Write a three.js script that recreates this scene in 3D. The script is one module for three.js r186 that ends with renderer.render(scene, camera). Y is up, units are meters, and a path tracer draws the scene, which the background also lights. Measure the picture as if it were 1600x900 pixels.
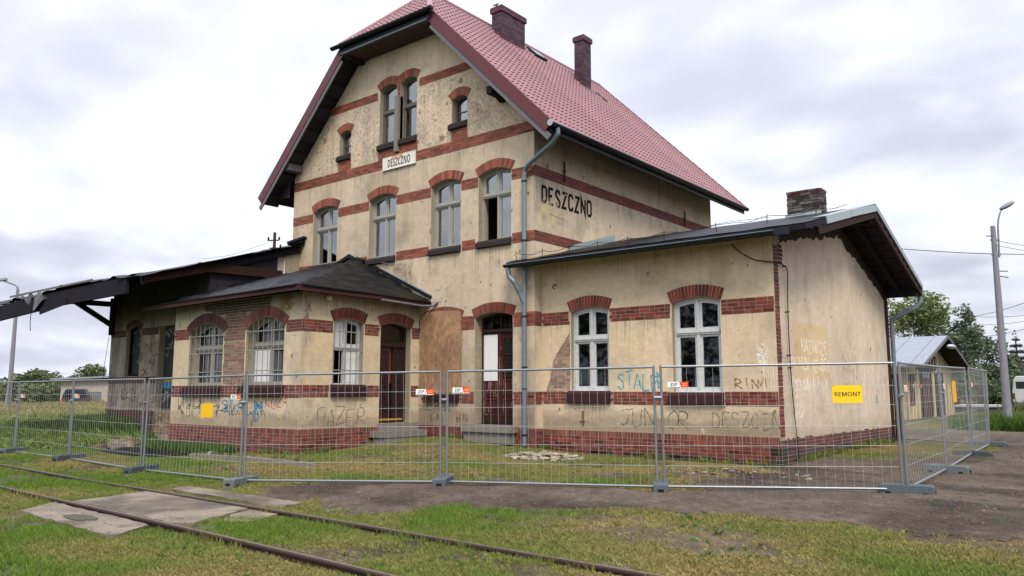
import * as THREE from 'three';
import { mergeGeometries, mergeVertices } from 'three/addons/utils/BufferGeometryUtils.js';

// ---------- camera, sky, sun, exposure ----------
const scene = new THREE.Scene();
const R = THREE.MathUtils.degToRad;
const camera = new THREE.PerspectiveCamera(39.87, 16 / 9, 0.1, 3000);
camera.position.set(0, 1.45, 0);
camera.rotation.set(R(7.467), R(39.065), R(0.047), 'YXZ');
const renderer = new THREE.WebGLRenderer({ antialias: true });
renderer.toneMapping = THREE.LinearToneMapping;
renderer.toneMappingExposure = 2.03;
renderer.shadowMap.enabled = true;
const SUN = new THREE.Vector3(0.50, 0.75, 0.45).normalize();

// seeded helpers
function rng(seed) { let s = seed | 0; return () => { s = (s + 0x6d2b79f5) | 0; let t = Math.imul(s ^ (s >>> 15), 1 | s); t = (t + Math.imul(t ^ (t >>> 7), 61 | t)) ^ t; return ((t ^ (t >>> 14)) >>> 0) / 4294967296; }; }
const TBL = new Float32Array(65536); { const r = rng(77); for (let i = 0; i < 65536; i++) TBL[i] = r(); }
const sm = (t) => t * t * (3 - 2 * t), clamp = THREE.MathUtils.clamp, lerp = THREE.MathUtils.lerp, smooth = (a, b, x) => sm(clamp((x - a) / (b - a), 0, 1));
function vn(x, y) { const ix = Math.floor(x), iy = Math.floor(y), fx = sm(x - ix), fy = sm(y - iy), a = ix & 255, b = (ix + 1) & 255, c = (iy & 255) << 8, d = ((iy + 1) & 255) << 8; const p = TBL[c + a], q = TBL[c + b], r = TBL[d + a], s = TBL[d + b]; return (p + (q - p) * fx) * (1 - fy) + (r + (s - r) * fx) * fy; }
function fbm(x, y, n = 4) { let s = 0, a = 0.5, t = 0; for (let i = 0; i < n; i++) { s += a * vn(x, y); t += a; a *= 0.5; x = x * 2.03 + 17.3; y = y * 2.03 + 5.7; } return s / t; }

{ // overcast sky: bright cloud deck, brighter overhead, lilac-grey thicker cloud to the right
  const W = 2048, H = 1024, data = new Float32Array(W * H * 4);
  for (let j = 0; j < H; j++) {
    const el = ((j + 0.5) / H - 0.5) * Math.PI, y = Math.sin(el), ch = Math.cos(el);
    for (let i = 0; i < W; i++) {
      const az = ((i + 0.5) / W - 0.5) * 2 * Math.PI, x = Math.cos(az) * ch, z = Math.sin(az) * ch, o = (j * W + i) * 4;
      const yy = Math.max(y, 0), k = 1 / (yy + 0.16), px = x * k, pz = z * k;
      const big = fbm(px * 0.8 + 11.2, pz * 0.8 + 3.1, 3), mid = fbm(px * 1.9 + 4.2 + big, pz * 1.9 + 8.8, 4), fine = fbm(px * 4.6 + mid * 1.5, pz * 4.6 + 1.3, 4);
      const c = smooth(0.33, 0.67, 0.36 * big + 0.40 * mid + 0.24 * fine);            // 0 thick grey, 1 thin bright
      const toSun = x * SUN.x + y * SUN.y + z * SUN.z, west = clamp(0.5 - 0.62 * (x * 0.78 - z * 0.63), 0, 1);
      const grad = 0.455 + 0.80 * Math.pow(yy, 2.1), glow = 0.10 * Math.pow(clamp(toSun, 0, 1), 3);
      const L = grad * (0.775 + 0.36 * c + 0.10 * smooth(0.5, 0.75, fine) * c) * (0.93 + 0.13 * west) + glow, t = clamp(1.1 - c, 0, 1);
      data[o] = L * lerp(0.955, 0.885, t); data[o + 1] = L * lerp(1.0, 0.91, t); data[o + 2] = L * lerp(1.06, 1.09, t); data[o + 3] = 1;
    }
  }
  const sky = new THREE.DataTexture(data, W, H, THREE.RGBAFormat, THREE.FloatType);
  sky.mapping = THREE.EquirectangularReflectionMapping; sky.magFilter = THREE.LinearFilter; sky.needsUpdate = true;
  scene.background = sky; scene.environment = sky;
}
const sun = new THREE.DirectionalLight(0xfff3e2, 1.45);
sun.name = 'sun'; sun.target.name = 'sun_target';
sun.position.copy(SUN).multiplyScalar(90).add(new THREE.Vector3(-14, 0, -18)); sun.target.position.set(-14, 0, -18);
sun.castShadow = true; sun.shadow.radius = 34; sun.shadow.mapSize.set(4096, 4096);
Object.assign(sun.shadow.camera, { left: -45, right: 45, top: 45, bottom: -45, near: 1, far: 220 });
scene.add(sun, sun.target);

// ---------- names, groups, parts ----------
const used = new Map(), BASE = new Map();
function numbered(n) { const k = used.get(n) || 0; used.set(n, k + 1); return k ? n + '_' + String(k).padStart(3, '0') : n; }
function tag(o, label, category, group, kind) { if (label) o.userData.label = label; if (category) o.userData.category = category; if (group) o.userData.group = group; if (kind) o.userData.kind = kind; return o; }
function sh(m) { m.castShadow = m.receiveShadow = true; return m; }
function thing(name, label, category, p = [0, 0, 0], group, ry = 0) { const g = new THREE.Group(); g.name = numbered(name); g.position.set(...p); g.rotation.y = ry; scene.add(g); BASE.set(g, new THREE.Vector3(...p)); return tag(g, label, category, group); }
// a part whose geometry is written in world coordinates under a thing that only translates
function wpart(parent, name, geo, mat, label) { let r = parent; while (r && !BASE.has(r)) r = r.parent; const b = BASE.get(r); geo.translate(-b.x, -b.y, -b.z); return lpart(parent, name, geo, mat, label); }
function lpart(parent, name, geo, mat, label) { const m = sh(new THREE.Mesh(geo, mat)); m.name = name; if (label) m.userData.label = label; parent.add(m); return m; }
function sub(parent, name) { const g = new THREE.Group(); g.name = name; parent.add(g); return g; }
function top(name, geo, mat, label, category, group, kind) { const m = sh(new THREE.Mesh(geo, mat)); m.name = numbered(name); geo.computeBoundingBox(); const b = geo.boundingBox, c = new THREE.Vector3((b.min.x + b.max.x) / 2, b.min.y, (b.min.z + b.max.z) / 2); geo.translate(-c.x, -c.y, -c.z); m.position.copy(c); scene.add(m); return tag(m, label, category, group, kind); }
function structure(name, geo, mat, label) { const m = sh(new THREE.Mesh(geo, mat)); m.name = numbered(name); scene.add(m); m.userData.kind = 'structure'; if (label) m.userData.label = label; return m; }

// ---------- geometry helpers ----------
const merge = (l) => (l.length === 1 ? l[0] : mergeGeometries(l.map((g) => { const n = g.index ? g.toNonIndexed() : g; for (const k of Object.keys(n.attributes)) if (!['position', 'normal', 'uv', 'color'].includes(k)) n.deleteAttribute(k); return n; })));
function box(x0, x1, y0, y1, z0, z1) { // uv in metres
  const w = x1 - x0, h = y1 - y0, d = z1 - z0, g = new THREE.BoxGeometry(w, h, d), uv = g.attributes.uv, s = [[d, h], [d, h], [w, d], [w, d], [w, h], [w, h]];
  for (let i = 0; i < 24; i++) { const [a, b] = s[i >> 2]; uv.setXY(i, uv.getX(i) * a + x0, uv.getY(i) * b + y0); }
  return g.translate((x0 + x1) / 2, (y0 + y1) / 2, (z0 + z1) / 2);
}
const V = (x, y, z) => new THREE.Vector3(x, y, z);
function bar(a, b, w, h, up = V(0, 1, 0)) { // box beam from a to b
  const d = b.clone().sub(a), L = d.length(); const x = d.normalize(), z = x.clone().cross(up).normalize(), y = z.clone().cross(x);
  const g = box(0, L, -h / 2, h / 2, -w / 2, w / 2); return g.applyMatrix4(new THREE.Matrix4().makeBasis(x, y, z).setPosition(a));
}
function rod(a, b, r, seg = 6) { const d = b.clone().sub(a), L = d.length(), g = new THREE.CylinderGeometry(r, r, L, seg); return g.applyQuaternion(new THREE.Quaternion().setFromUnitVectors(V(0, 1, 0), d.normalize())).translate((a.x + b.x) / 2, (a.y + b.y) / 2, (a.z + b.z) / 2); }
function tube(pts, r, seg = 8, tension = 0.1, n) { return new THREE.TubeGeometry(new THREE.CatmullRomCurve3(pts, false, 'catmullrom', tension), n || pts.length * 8, r, seg, false); }
function ext(pts, holes, depth, d0 = 0) { const s = new THREE.Shape(pts.map((p) => new THREE.Vector2(...p))); for (const h of holes || []) s.holes.push(new THREE.Path(h.map((p) => new THREE.Vector2(...p)))); return new THREE.ExtrudeGeometry(s, { depth, bevelEnabled: false, curveSegments: 8 }).translate(0, 0, d0); }
function quads(list) { // list of [a,b,c,d] Vector3, flat normals, uv in metres
  const P = [], U = []; for (const [a, b, c, d] of list) { const w = a.distanceTo(b), h = a.distanceTo(d); for (const p of d ? [a, b, c, a, c, d] : [a, b, c]) P.push(p.x, p.y, p.z); U.push(...(d ? [0, 0, w, 0, w, h, 0, 0, w, h, 0, h] : [0, 0, w, 0, w, h || 1])); }
  const g = new THREE.BufferGeometry(); g.setAttribute('position', new THREE.Float32BufferAttribute(P, 3)); g.setAttribute('uv', new THREE.Float32BufferAttribute(U, 2)); g.computeVertexNormals(); return g;
}
function slab(a, b, c, d, t) { // four corners, thickness t downwards along the normal
  const n = b.clone().sub(a).cross(d.clone().sub(a)).normalize(), q = [a, b, c, d].map((p) => p.clone().addScaledVector(n, -t));
  return quads([[a, b, c, d], [q[3], q[2], q[1], q[0]], [q[0], q[1], b, a], [q[1], q[2], c, b], [q[2], q[3], d, c], [q[3], q[0], a, d]]);
}
function paint(g, c) { const n = g.attributes.position.count, a = new Float32Array(n * 3); for (let i = 0; i < n; i++) a.set(c, i * 3); g.setAttribute('color', new THREE.BufferAttribute(a, 3)); return g; }
function grid(nu, nv, f, fuv) { // f(i/nu, j/nv) -> [x,y,z]
  const P = [], U = [], I = []; for (let j = 0; j <= nv; j++) for (let i = 0; i <= nu; i++) { const p = f(i / nu, j / nv); P.push(...p); U.push(...(fuv ? fuv(i / nu, j / nv) : [i / nu, j / nv])); }
  for (let j = 0; j < nv; j++) for (let i = 0; i < nu; i++) { const a = j * (nu + 1) + i, b = a + nu + 1; I.push(a, a + 1, b + 1, a, b + 1, b); }
  const g = new THREE.BufferGeometry(); g.setAttribute('position', new THREE.Float32BufferAttribute(P, 3)); g.setAttribute('uv', new THREE.Float32BufferAttribute(U, 2)); g.setIndex(I); g.computeVertexNormals(); return g;
}

// ---------- textures and materials ----------
function canvasTex(w, h, pix, draw, srgb = true) {
  const c = document.createElement('canvas'); c.width = w; c.height = h; const x = c.getContext('2d');
  if (pix) { const im = x.createImageData(w, h), d = im.data; for (let j = 0; j < h; j++) for (let i = 0; i < w; i++) { const p = pix(i, h - 1 - j), o = (j * w + i) * 4; d[o] = p[0]; d[o + 1] = p[1]; d[o + 2] = p[2]; d[o + 3] = p[3] === undefined ? 255 : p[3]; } x.putImageData(im, 0, 0); }
  if (draw) draw(x, w, h);
  const t = new THREE.CanvasTexture(c); if (srgb) t.colorSpace = THREE.SRGBColorSpace; t.magFilter = THREE.LinearFilter; return t;
}
const rep = (t, w, h) => { const c = t.clone(); c.wrapS = c.wrapT = THREE.RepeatWrapping; c.repeat.set(1 / w, 1 / h); c.needsUpdate = true; return c; };
function tiling(n, f) { const d = new Uint8Array(n * n * 4); for (let j = 0; j < n; j++) for (let i = 0; i < n; i++) { const v = f(i / n, j / n), o = (j * n + i) * 4; for (let k = 0; k < 3; k++) d[o + k] = clamp(255 * (v.length ? v[k] : v), 0, 255); d[o + 3] = 255; } const t = new THREE.DataTexture(d, n, n); t.magFilter = THREE.LinearFilter; t.wrapS = t.wrapT = THREE.RepeatWrapping; t.needsUpdate = true; return t; }
const wrapN = (f) => (u, v) => { const a = u, b = v; return (f(u, v) * (1 - a) + f(u - 1, v) * a) * (1 - b) + (f(u, v - 1) * (1 - a) + f(u - 1, v - 1) * a) * b; };
const roughBump = tiling(512, wrapN((u, v) => 0.15 + 0.7 * fbm(u * 24 + 40, v * 24 + 40, 5)));
const grain = tiling(256, wrapN((u, v) => 0.62 + 0.38 * clamp(1.6 * (fbm(u * 20 + 90, v * 20 + 30, 4) - 0.5) + 0.5, 0, 1)));
const woodBump = tiling(512, wrapN((u, v) => fbm(u * 5 + 9, v * 90 + 9, 4)));
const col = (h) => new THREE.Color(h);
function std(c, rough = 0.85, o = {}) { return new THREE.MeshPhysicalMaterial({ color: Array.isArray(c) ? new THREE.Color().setRGB(...c) : col(c), roughness: rough, specularIntensity: rough > 0.65 ? 0.3 : 0.8, side: THREE.DoubleSide, ...o }); }
const gB = (s, m) => ({ bumpMap: rep(roughBump, s, s), bumpScale: m }), gM = (s) => ({ map: rep(grain, s, s) });
const roofTone = tiling(512, wrapN((u, v) => { const j = Math.min((u * 4) % 1, 1 - ((u * 4) % 1)); return (0.80 + 0.30 * (fbm(u * 60 + 3, v * 3 + 8, 3) - 0.5) + 0.34 * (fbm(u * 7 + 9, v * 7 + 2, 4) - 0.5)) * (j < 0.012 ? 0.8 : 1); }));
const M = {
  zinc: std('#8d979c', 0.42, { metalness: 0.75, ...gM(0.4) }), tubeZinc: std('#8d9294', 0.42, { metalness: 0.7 }), pipe: std('#7f8d94', 0.5, { metalness: 0.35, ...gM(0.5) }),
  gutter: std('#1d232a', 0.45, { metalness: 0.3 }), felt: std('#0e0f12', 0.45, { specularIntensity: 0.5, ...gM(0.7), ...gB(0.35, 0.02) }), flash: std('#aebbbd', 0.4, { metalness: 0.4, ...gM(0.4) }),
  dark: std('#241f1d', 0.9), soffit: std('#353138', 0.85, { specularIntensity: 0.12, ...gM(0.6) }), soffitMain: std('#3f3a40', 0.85, { specularIntensity: 0.2, ...gM(0.6) }), soffitHip: std('#594a4b', 0.85, { ...gM(0.6) }), oldWood: std('#2b2930', 0.85, { specularIntensity: 0.12, ...gM(0.5), bumpMap: rep(woodBump, 1, 1), bumpScale: 0.006 }), greyWood: std('#77757a', 0.85, { ...gM(0.4) }), brownWood: std('#38251f', 0.8, { ...gM(0.5) }),
  barge: std('#5a262b', 0.45), roof: std('#98696d', 0.36, { map: rep(roofTone, 4.4, 4.4) }), chimney: std('#55424a', 0.8), mortar: std('#8d7263', 0.95, gM(0.3)), mortarPale: std('#b09c88', 0.95, gM(0.3)),
  white: std('#d4d6d6', 0.55, gM(0.5)), oldWhite: std('#a8a8a2', 0.75, { ...gM(0.25) }), greyPaint: std('#6d6a66', 0.8, gM(0.25)), sillDark: std('#3a3535', 0.85, { ...gM(0.25), ...gB(0.2, 0.01) }), sillRed: std('#3a181b', 0.6, { ...gM(0.3) }), sillPorch: std('#3c2526', 0.75, { ...gM(0.3) }),
  iron: std('#40352f', 0.75, { metalness: 0.3 }), rust: std('#6a3f2c', 0.9), bars: std('#a39f98', 0.6, { metalness: 0.3, ...gM(0.3) }), room: std('#1c1b1a', 0.95), curtain: std('#9aa4ab', 0.9),
  glassUp: new THREE.MeshPhysicalMaterial({ color: 0xdfe6ea, roughness: 0.03, transmission: 1, thickness: 0, ior: 2.5, side: THREE.DoubleSide }), glass: new THREE.MeshPhysicalMaterial({ color: 0xc9d2d2, roughness: 0.03, transmission: 1, thickness: 0, ior: 1.5, side: THREE.DoubleSide }),
  concrete: std('#8b877e', 0.9, { ...gM(0.6), ...gB(0.5, 0.012) }), foot: std('#5d666c', 0.8, { ...gM(0.3), ...gB(0.2, 0.006) }), paper: std('#dcdede', 0.7), yellow: std('#e8b800', 0.5), yellowBack: std('#e2a414', 0.6), plaster: std('#a59b86', 0.92, { ...gM(0.8), ...gB(0.6, 0.006) }), bareWall: std('#3f2c27', 0.95, { ...gM(0.5), ...gB(0.3, 0.02) }),
};
// ---------- ground ----------
const pl = (x, pts) => { if (x <= pts[0][0]) return pts[0][1]; for (let i = 1; i < pts.length; i++) if (x <= pts[i][0]) { const [a, b] = pts[i - 1], [c, d] = pts[i]; return lerp(b, d, (x - a) / (c - a)); } return pts[pts.length - 1][1]; };
const gauss = (x, z, cx, cz, s) => Math.exp(-((x - cx) ** 2 + (z - cz) ** 2) / (2 * s * s));
function H(x, z) {
  let h = pl(z, [[-60, 0.2], [-30, 0.11], [-20, 0.10], [-16.4, 0.04], [-15.7, 0.0], [-12.6, 0.0], [-11, -0.02], [-9.76, -0.065], [-8, -0.15], [-7, -0.225], [-5.3, -0.25], [5, -0.26]]);
  h += 0.26 * gauss(x, z, -14.6, -15.0, 1.35) + 0.09 * gauss(x, z, -12.4, -15.9, 0.9) - 0.13 * smooth(-14.5, -21, x) * smooth(-17, -12, z) * smooth(-8.3, -10.5, z);
  h += 0.40 * gauss(x, z, -26.4, -13.6, 1.9) * smooth(-11.0, -12.3, z) + 0.15 * smooth(-30, -70, x);
  h += 0.05 * (fbm(x * 0.7 + 50, z * 0.7 + 50, 3) - 0.5) * smooth(-4, -3.4, -Math.abs(z + 6.1) - 2.2);
  if (x > -12 && x < 4 && z > -26 && z < -6) h += 0.05 * (fbm(x * 0.9 + 19, z * 1.6 + 9, 3) - 0.5) * smooth(-24, -20, z);
  return h + 0.026 * (fbm(x * 3 + 9, z * 3 + 9, 3) - 0.5);
}
const zLow = (x) => pl(x, [[-11.6, -7.35], [-8.5, -7.5], [-7.8, -8.1], [-5.9, -8.75], [-4.2, -9.7], [-2.6, -9.9], [-1.3, -9.8], [6, -8]]);
const zFence = (x) => pl(x, [[-40, -8.3], [-12.5, -8.0], [-9.35, -9.75], [-6.0, -11.06], [-2.95, -12.7]]);
function dirt(x, z) { // 0 grass .. 1 bare dirt
  const n = fbm(x * 0.9 + 3, z * 0.9 + 7, 4) - 0.5, n2 = fbm(x * 4 + 3, z * 4 + 7, 3) - 0.5, w = n * 1.5 + n2 * 0.6;
  let d = Math.min((zLow(x) - z) + w * 0.8, (z - (zFence(x) - 0.35)) + w, (x + 11.4) * 0.6 + w);
  const right = Math.min((x + 7.1 + (z + 13) * -0.25) * 0.5 + w * 2.2, zLow(x) - z + w * 0.8, (z + 31.5) + w);
  let m = Math.max(smooth(-0.15, 0.25, d), smooth(-0.2, 0.5, right));
  const strip = Math.max(gauss(x, z, -4.9, -19.5, 1.3) , gauss(x, z, -4.7, -22.3, 1.4)) * (x > -5.95 ? 1 : 0);      // grass along the end wall
  m *= 1 - smooth(0.35, 0.7, strip + n * 0.7);
  m *= 1 - 0.85 * smooth(-0.1, 0.3, n + 0.35 * gauss(x, z, -7.6, -14.7, 1.5) - 0.2) * smooth(-13.2, -14.2, z) * smooth(-5.6, -6.2, x);
  return clamp(m, 0, 1);
}
const dryness = (x, z) => clamp(1.9 * (fbm(x * 0.55 + 21, z * 0.75 + 2, 4) - 0.5) + 0.5 - 0.02 - 0.2 * smooth(-5, -9, x) * smooth(-9, -6.5, z) + 0.16 * smooth(-10.5, -4, x) - 0.3 * smooth(-5.2, -4.0, z) * smooth(-5, -9, x) - 0.25 * smooth(-17, -24, x) + 0.25 * gauss(x, z, -14.4, -14.6, 1.8) + 0.16 * smooth(-9, -10.5, z) * smooth(-18, -15, x), 0, 1);
const bareAt = (x, z) => 0.85 * smooth(0.585, 0.67, fbm(x * 1.05 + 60, z * 1.5 + 3, 4)) * smooth(-30, -22, x);
function groundCol(x, z) {
  const d = Math.max(dirt(x, z), bareAt(x, z)), f = fbm(x * 7 + 1, z * 7 + 5, 4), f2 = fbm(x * 1.3 + 30, z * 1.3, 3), dr = dryness(x, z);
  const g = [lerp(0.075, 0.20, dr), lerp(0.108, 0.155, dr), lerp(0.026, 0.066, dr)], far = smooth(-28, -34, z) * smooth(-14, -8, x);
  let b = [0.142, 0.113, 0.088]; const f3 = fbm(x * 19 + 4, z * 23 + 2, 3), dk = (0.62 + 0.66 * f2) * (0.62 + 0.76 * f3); const damp = 1 - 0.42 * smooth(0.52, 0.68, fbm(x * 0.55 + 13, z * 1.1 + 40, 4)); b = b.map((v) => v * dk * damp);
  if (far > 0) b = b.map((v, i) => lerp(v, [0.19, 0.17, 0.15][i], far));
  return [0, 1, 2].map((i) => lerp(g[i], b[i], d) * (0.72 + 0.56 * f));
}
function axis(dense0, dense1, step, lo, hi) { const a = []; let s = step; for (let v = dense0; v > lo; v -= (s *= 1.16)) a.unshift(v); a.unshift(lo); s = step; for (let v = dense0 + step; v < dense1; v += step) a.push(v); for (let v = dense1; v < hi; v += (s *= 1.16)) a.push(v); a.push(hi); return a; }
const clod = tiling(512, wrapN((u, v) => { const n = fbm(u * 34 + 7, v * 34 + 7, 5), p = smooth(0.62, 0.7, vn(u * 90, v * 90)); return clamp(0.50 + 0.9 * (n - 0.5) + 0.25 * p, 0, 1); }));
{
  const xs = axis(-24, 2.5, 0.11, -900, 700), zs = axis(-17.5, -2.2, 0.10, -1100, 300), nx = xs.length, nz = zs.length;
  const P = [], U = [], C = [], I = [];
  for (const z of zs) for (const x of xs) { P.push(x, H(x, z), z); U.push(x, z); C.push(...groundCol(x, z)); }
  for (let j = 0; j < nz - 1; j++) for (let i = 0; i < nx - 1; i++) { const a = j * nx + i; I.push(a, a + nx, a + nx + 1, a, a + nx + 1, a + 1); }
  const g = new THREE.BufferGeometry(); g.setAttribute('position', new THREE.Float32BufferAttribute(P, 3)); g.setAttribute('uv', new THREE.Float32BufferAttribute(U, 2)); g.setAttribute('color', new THREE.Float32BufferAttribute(C, 3)); g.setIndex(I); g.computeVertexNormals();
  const mt = new THREE.MeshPhysicalMaterial({ color: 0xffffff, specularIntensity: 0.15, vertexColors: true, roughness: 0.97, map: rep(grain, 1.3, 1.3), bumpMap: rep(clod, 1.7, 1.7), bumpScale: 0.05 });
  structure('ground', g, mt, 'patchy grass and bare earth around the railway station');
  // trodden dirt track along the fence: a sheet just above the ground where the earth is bare
  const I2 = [], P2 = [], U2 = [], C2 = [], id = new Map();
  const vtx = (i, j) => { const k = j * nx + i; if (!id.has(k)) { id.set(k, P2.length / 3); const x = xs[i], z = zs[j], c = groundCol(x, z); P2.push(x, H(x, z) + 0.006, z); U2.push(x, z); C2.push(...c); } return id.get(k); };
  for (let j = 0; j < nz - 1; j++) for (let i = 0; i < nx - 1; i++) { const x = (xs[i] + xs[i + 1]) / 2, z = (zs[j] + zs[j + 1]) / 2; if (x < -13 || x > 30 || z < -32 || z > -6 || (x < -5.9 && z < -15.7) || dirt(x, z) < 0.6) continue; const a = vtx(i, j), b = vtx(i, j + 1), c = vtx(i + 1, j + 1), d = vtx(i + 1, j); I2.push(a, b, c, a, c, d); }
  const g2 = new THREE.BufferGeometry(); g2.setAttribute('position', new THREE.Float32BufferAttribute(P2, 3)); g2.setAttribute('uv', new THREE.Float32BufferAttribute(U2, 2)); g2.setAttribute('color', new THREE.Float32BufferAttribute(C2, 3)); g2.setIndex(I2); g2.computeVertexNormals();
  structure('dirt_track', g2, mt, 'trodden grey brown dirt track along the front of the fence');
}
// ---------- the railway station ----------
const ST = thing('railway_station', 'yellow plastered brick railway station with steep wine red tile roof and low annexe, boarded up', 'railway station', [-14, 0, -15.45]);
const I4 = () => new THREE.Matrix4();
const F = {
  main: { m: I4().makeTranslation(0, 0, -15.448) }, ann: { m: I4().makeTranslation(0, 0, -15.741) }, por: { m: I4().makeTranslation(0, 0, -11.55) }, wing: { m: I4().makeTranslation(0, 0, -12.4) },
  side: { m: I4().makeRotationY(Math.PI / 2).setPosition(-11.82, 0, 0) }, end: { m: I4().makeRotationY(Math.PI / 2).setPosition(-5.93, 0, 0) }, porS: { m: I4().makeRotationY(Math.PI / 2).setPosition(-15.85, 0, 0) }, wingS: { m: I4().makeRotationY(Math.PI / 2).setPosition(-21.5, 0, 0) },
  cl: { m: I4().makeRotationY(Math.PI / 2).setPosition(-16.0, 0, 0) },
};
const fp = (f, name, geo, mat, parent = ST, label) => wpart(parent, name, geo.applyMatrix4(f.m), mat, label);
// openings with a segmental arch on top
function op(u0, u1, v0, vs, vc) { const w = (u1 - u0) / 2, h = vc - vs, um = (u0 + u1) / 2, Rr = (w * w + h * h) / (2 * h), cy = vc - Rr; return { u0, u1, v0, vs, vc, um, R: Rr, cy, top: (u) => cy + Math.sqrt(Math.max(Rr * Rr - (u - um) ** 2, 0)) }; }
function outline(o, i = 0, uA = o.u0, uB = o.u1, vA = o.v0, vB) { const a = uA + i, b = uB - i, p = [[a, vA + i], [b, vA + i]]; if (vB !== undefined) p.push([b, vB - i], [a, vB - i]); else for (let k = 0; k <= 12; k++) { const u = lerp(b, a, k / 12); p.push([u, o.top(u) - i]); } return p; }
const ring = (o, w, d, d0, ...r) => ext(outline(o, 0, ...r), [outline(o, w, ...r)], d, d0);

// --- plaster with age, stains, graffiti
const STROKES = { A: '0,0 .5,1 1,0|.2,.35 .8,.35', B: '0,0 0,1 .7,.95 .75,.6 0,.52 .9,.4 .85,.05 0,0', C: '.95,.85 .6,1 .1,.8 0,.5 .1,.15 .6,0 .95,.15', D: '0,0 0,1 .7,.9 1,.55 .8,.1 0,0', E: '.95,0 0,0 0,1 .95,1|0,.52 .7,.52', G: '.95,.85 .5,1 .05,.6 .1,.15 .6,0 .95,.2 .95,.45 .6,.45', H: '0,0 0,1|1,0 1,1|0,.5 1,.5', I: '.5,0 .5,1', J: '.1,.95 1,.95 .55,.1 .2,0 0,.15', K: '0,0 0,1|.9,1 0,.45 1,0', L: '0,1 0,0 .85,0', M: '0,0 0,1 .5,.4 1,1 1,0', N: '0,0 0,1 1,0 1,1', O: '.5,1 .1,.85 0,.5 .1,.15 .5,0 .9,.15 1,.5 .9,.85 .5,1', P: '0,0 0,1 .7,1 .95,.75 .7,.48 0,.45', R: '0,0 0,1 .75,1 .9,.75 .7,.5 0,.48 1,0', S: '.95,.85 .5,1 .1,.85 .15,.6 .85,.4 .9,.12 .5,0 .05,.12', T: '0,1 1,1|.5,1 .5,0', U: '0,1 0,.2 .4,0 .9,.15 1,1', W: '0,1 .25,0 .5,.7 .75,0 1,1', Y: '0,1 .5,.5 1,1|.5,.5 .4,0', Z: '0,1 1,1 0,0 1,0', '6': '.8,1 .2,.7 0,.3 .4,0 .9,.2 .7,.5 .05,.4', '.': '.4,0 .5,.05' };
STROKES.X = '0,0 1,1|0,1 1,0';
STROKES.o = '0,.15 0,.85 .2,1 .8,1 1,.85 1,.15 .8,0 .2,0 0,.15'; STROKES.d = '0,0 0,1 .72,1 1,.82 1,.18 .72,0 0,0'; STROKES.s = '.95,.78 .75,1 .2,1 .0,.78 .05,.68 .95,.3 .95,.2 .75,0 .2,0 .02,.22'; STROKES.c = '1,.78 .8,1 .2,1 0,.82 0,.18 .2,0 .8,0 1,.22';
function scrawl(x, P, text, u, v, w, h, gap, style, lw, jit = 0.04, seed = 5, slant = 0) {
  const r = rng(seed); x.strokeStyle = style; x.lineWidth = lw; x.lineCap = x.lineJoin = jit ? 'round' : 'miter'; if (!jit) x.lineCap = 'butt';
  let cu = u; for (const ch of text) {
    if (ch !== ' ') { const dv = (r() - 0.5) * h * jit * 3, q = () => (r() - 0.5) * jit * 1.6; for (const s of STROKES[ch].split('|')) {
      const pts = s.split(' ').map((t) => { const [a, b] = t.split(',').map(Number); return P(cu + (a + q()) * w + slant * b * h, v + dv + (b + q()) * h); });
      if (!jit) { x.beginPath(); pts.forEach((p, k) => (k ? x.lineTo(...p) : x.moveTo(...p))); x.stroke(); continue; }
      const c = new THREE.CatmullRomCurve3(pts.map((p) => V(p[0], p[1], 0)), false, 'catmullrom', 0.28), n = Math.max(4, Math.round(c.getLength() / 3)), o = r() * 50; let a = c.getPoint(0);
      for (let k = 1; k <= n; k++) { const b = c.getPoint(k / n), f = vn(k * 0.21 + o, o), g = vn(k * 0.6 + o, 9); b.x += (g - 0.5) * 1.6; b.y += (f - 0.5) * 1.6; x.globalAlpha = clamp(1.7 * f - 0.1, 0.12, 1); x.lineWidth = lw * (0.55 + 0.75 * g); x.beginPath(); x.moveTo(a.x, a.y); x.lineTo(b.x, b.y); x.stroke(); a = b; } x.globalAlpha = 1;
    } } cu += w * (jit ? 0.85 + 0.35 * r() : 1) + gap * (jit ? 0.7 + 0.5 * r() : 1);
  }
}
// small losses of paint and render, run-off stains, damp at the foot of the walls
function flakes(x, P, u0, u1, v0, v1, n, seed, dark) { const r = rng(seed); for (let i = 0; i < n; i++) { const [a, b] = P(lerp(u0, u1, r()), lerp(v0, v1, r())), s = 1.5 + 11 * r() * r() * r(), m = 7 + Math.floor(r() * 5), pts = []; for (let k = 0; k < m; k++) { const t = (k / m) * 6.283, q = s * (0.5 + 0.8 * r()); pts.push([a + Math.cos(t) * q, b + Math.sin(t) * q * 1.3]); } x.fillStyle = 'rgba(80,64,50,0.5)'; x.beginPath(); pts.forEach((p, k) => (k ? x.lineTo(p[0], p[1] - 1.2) : x.moveTo(p[0], p[1] - 1.2))); x.fill(); x.fillStyle = dark && r() < dark ? 'rgba(128,108,90,0.8)' : 'rgba(206,196,176,0.75)'; x.beginPath(); pts.forEach((p, k) => (k ? x.lineTo(...p) : x.moveTo(...p))); x.fill(); } }
function runs(x, P, u0, u1, v, len, n, seed, c = '70,58,46') { const r = rng(seed); for (let i = 0; i < n; i++) { const u = lerp(u0, u1, r()), l = len * (0.3 + 0.7 * r()), [a, b] = P(u, v), d = P(u, v - l)[1], g = x.createLinearGradient(0, b, 0, d); g.addColorStop(0, `rgba(${c},${0.10 + 0.18 * r()})`); g.addColorStop(1, `rgba(${c},0)`); x.fillStyle = g; x.fillRect(a, b, 1.5 + r() * 5, d - b); } }
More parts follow.
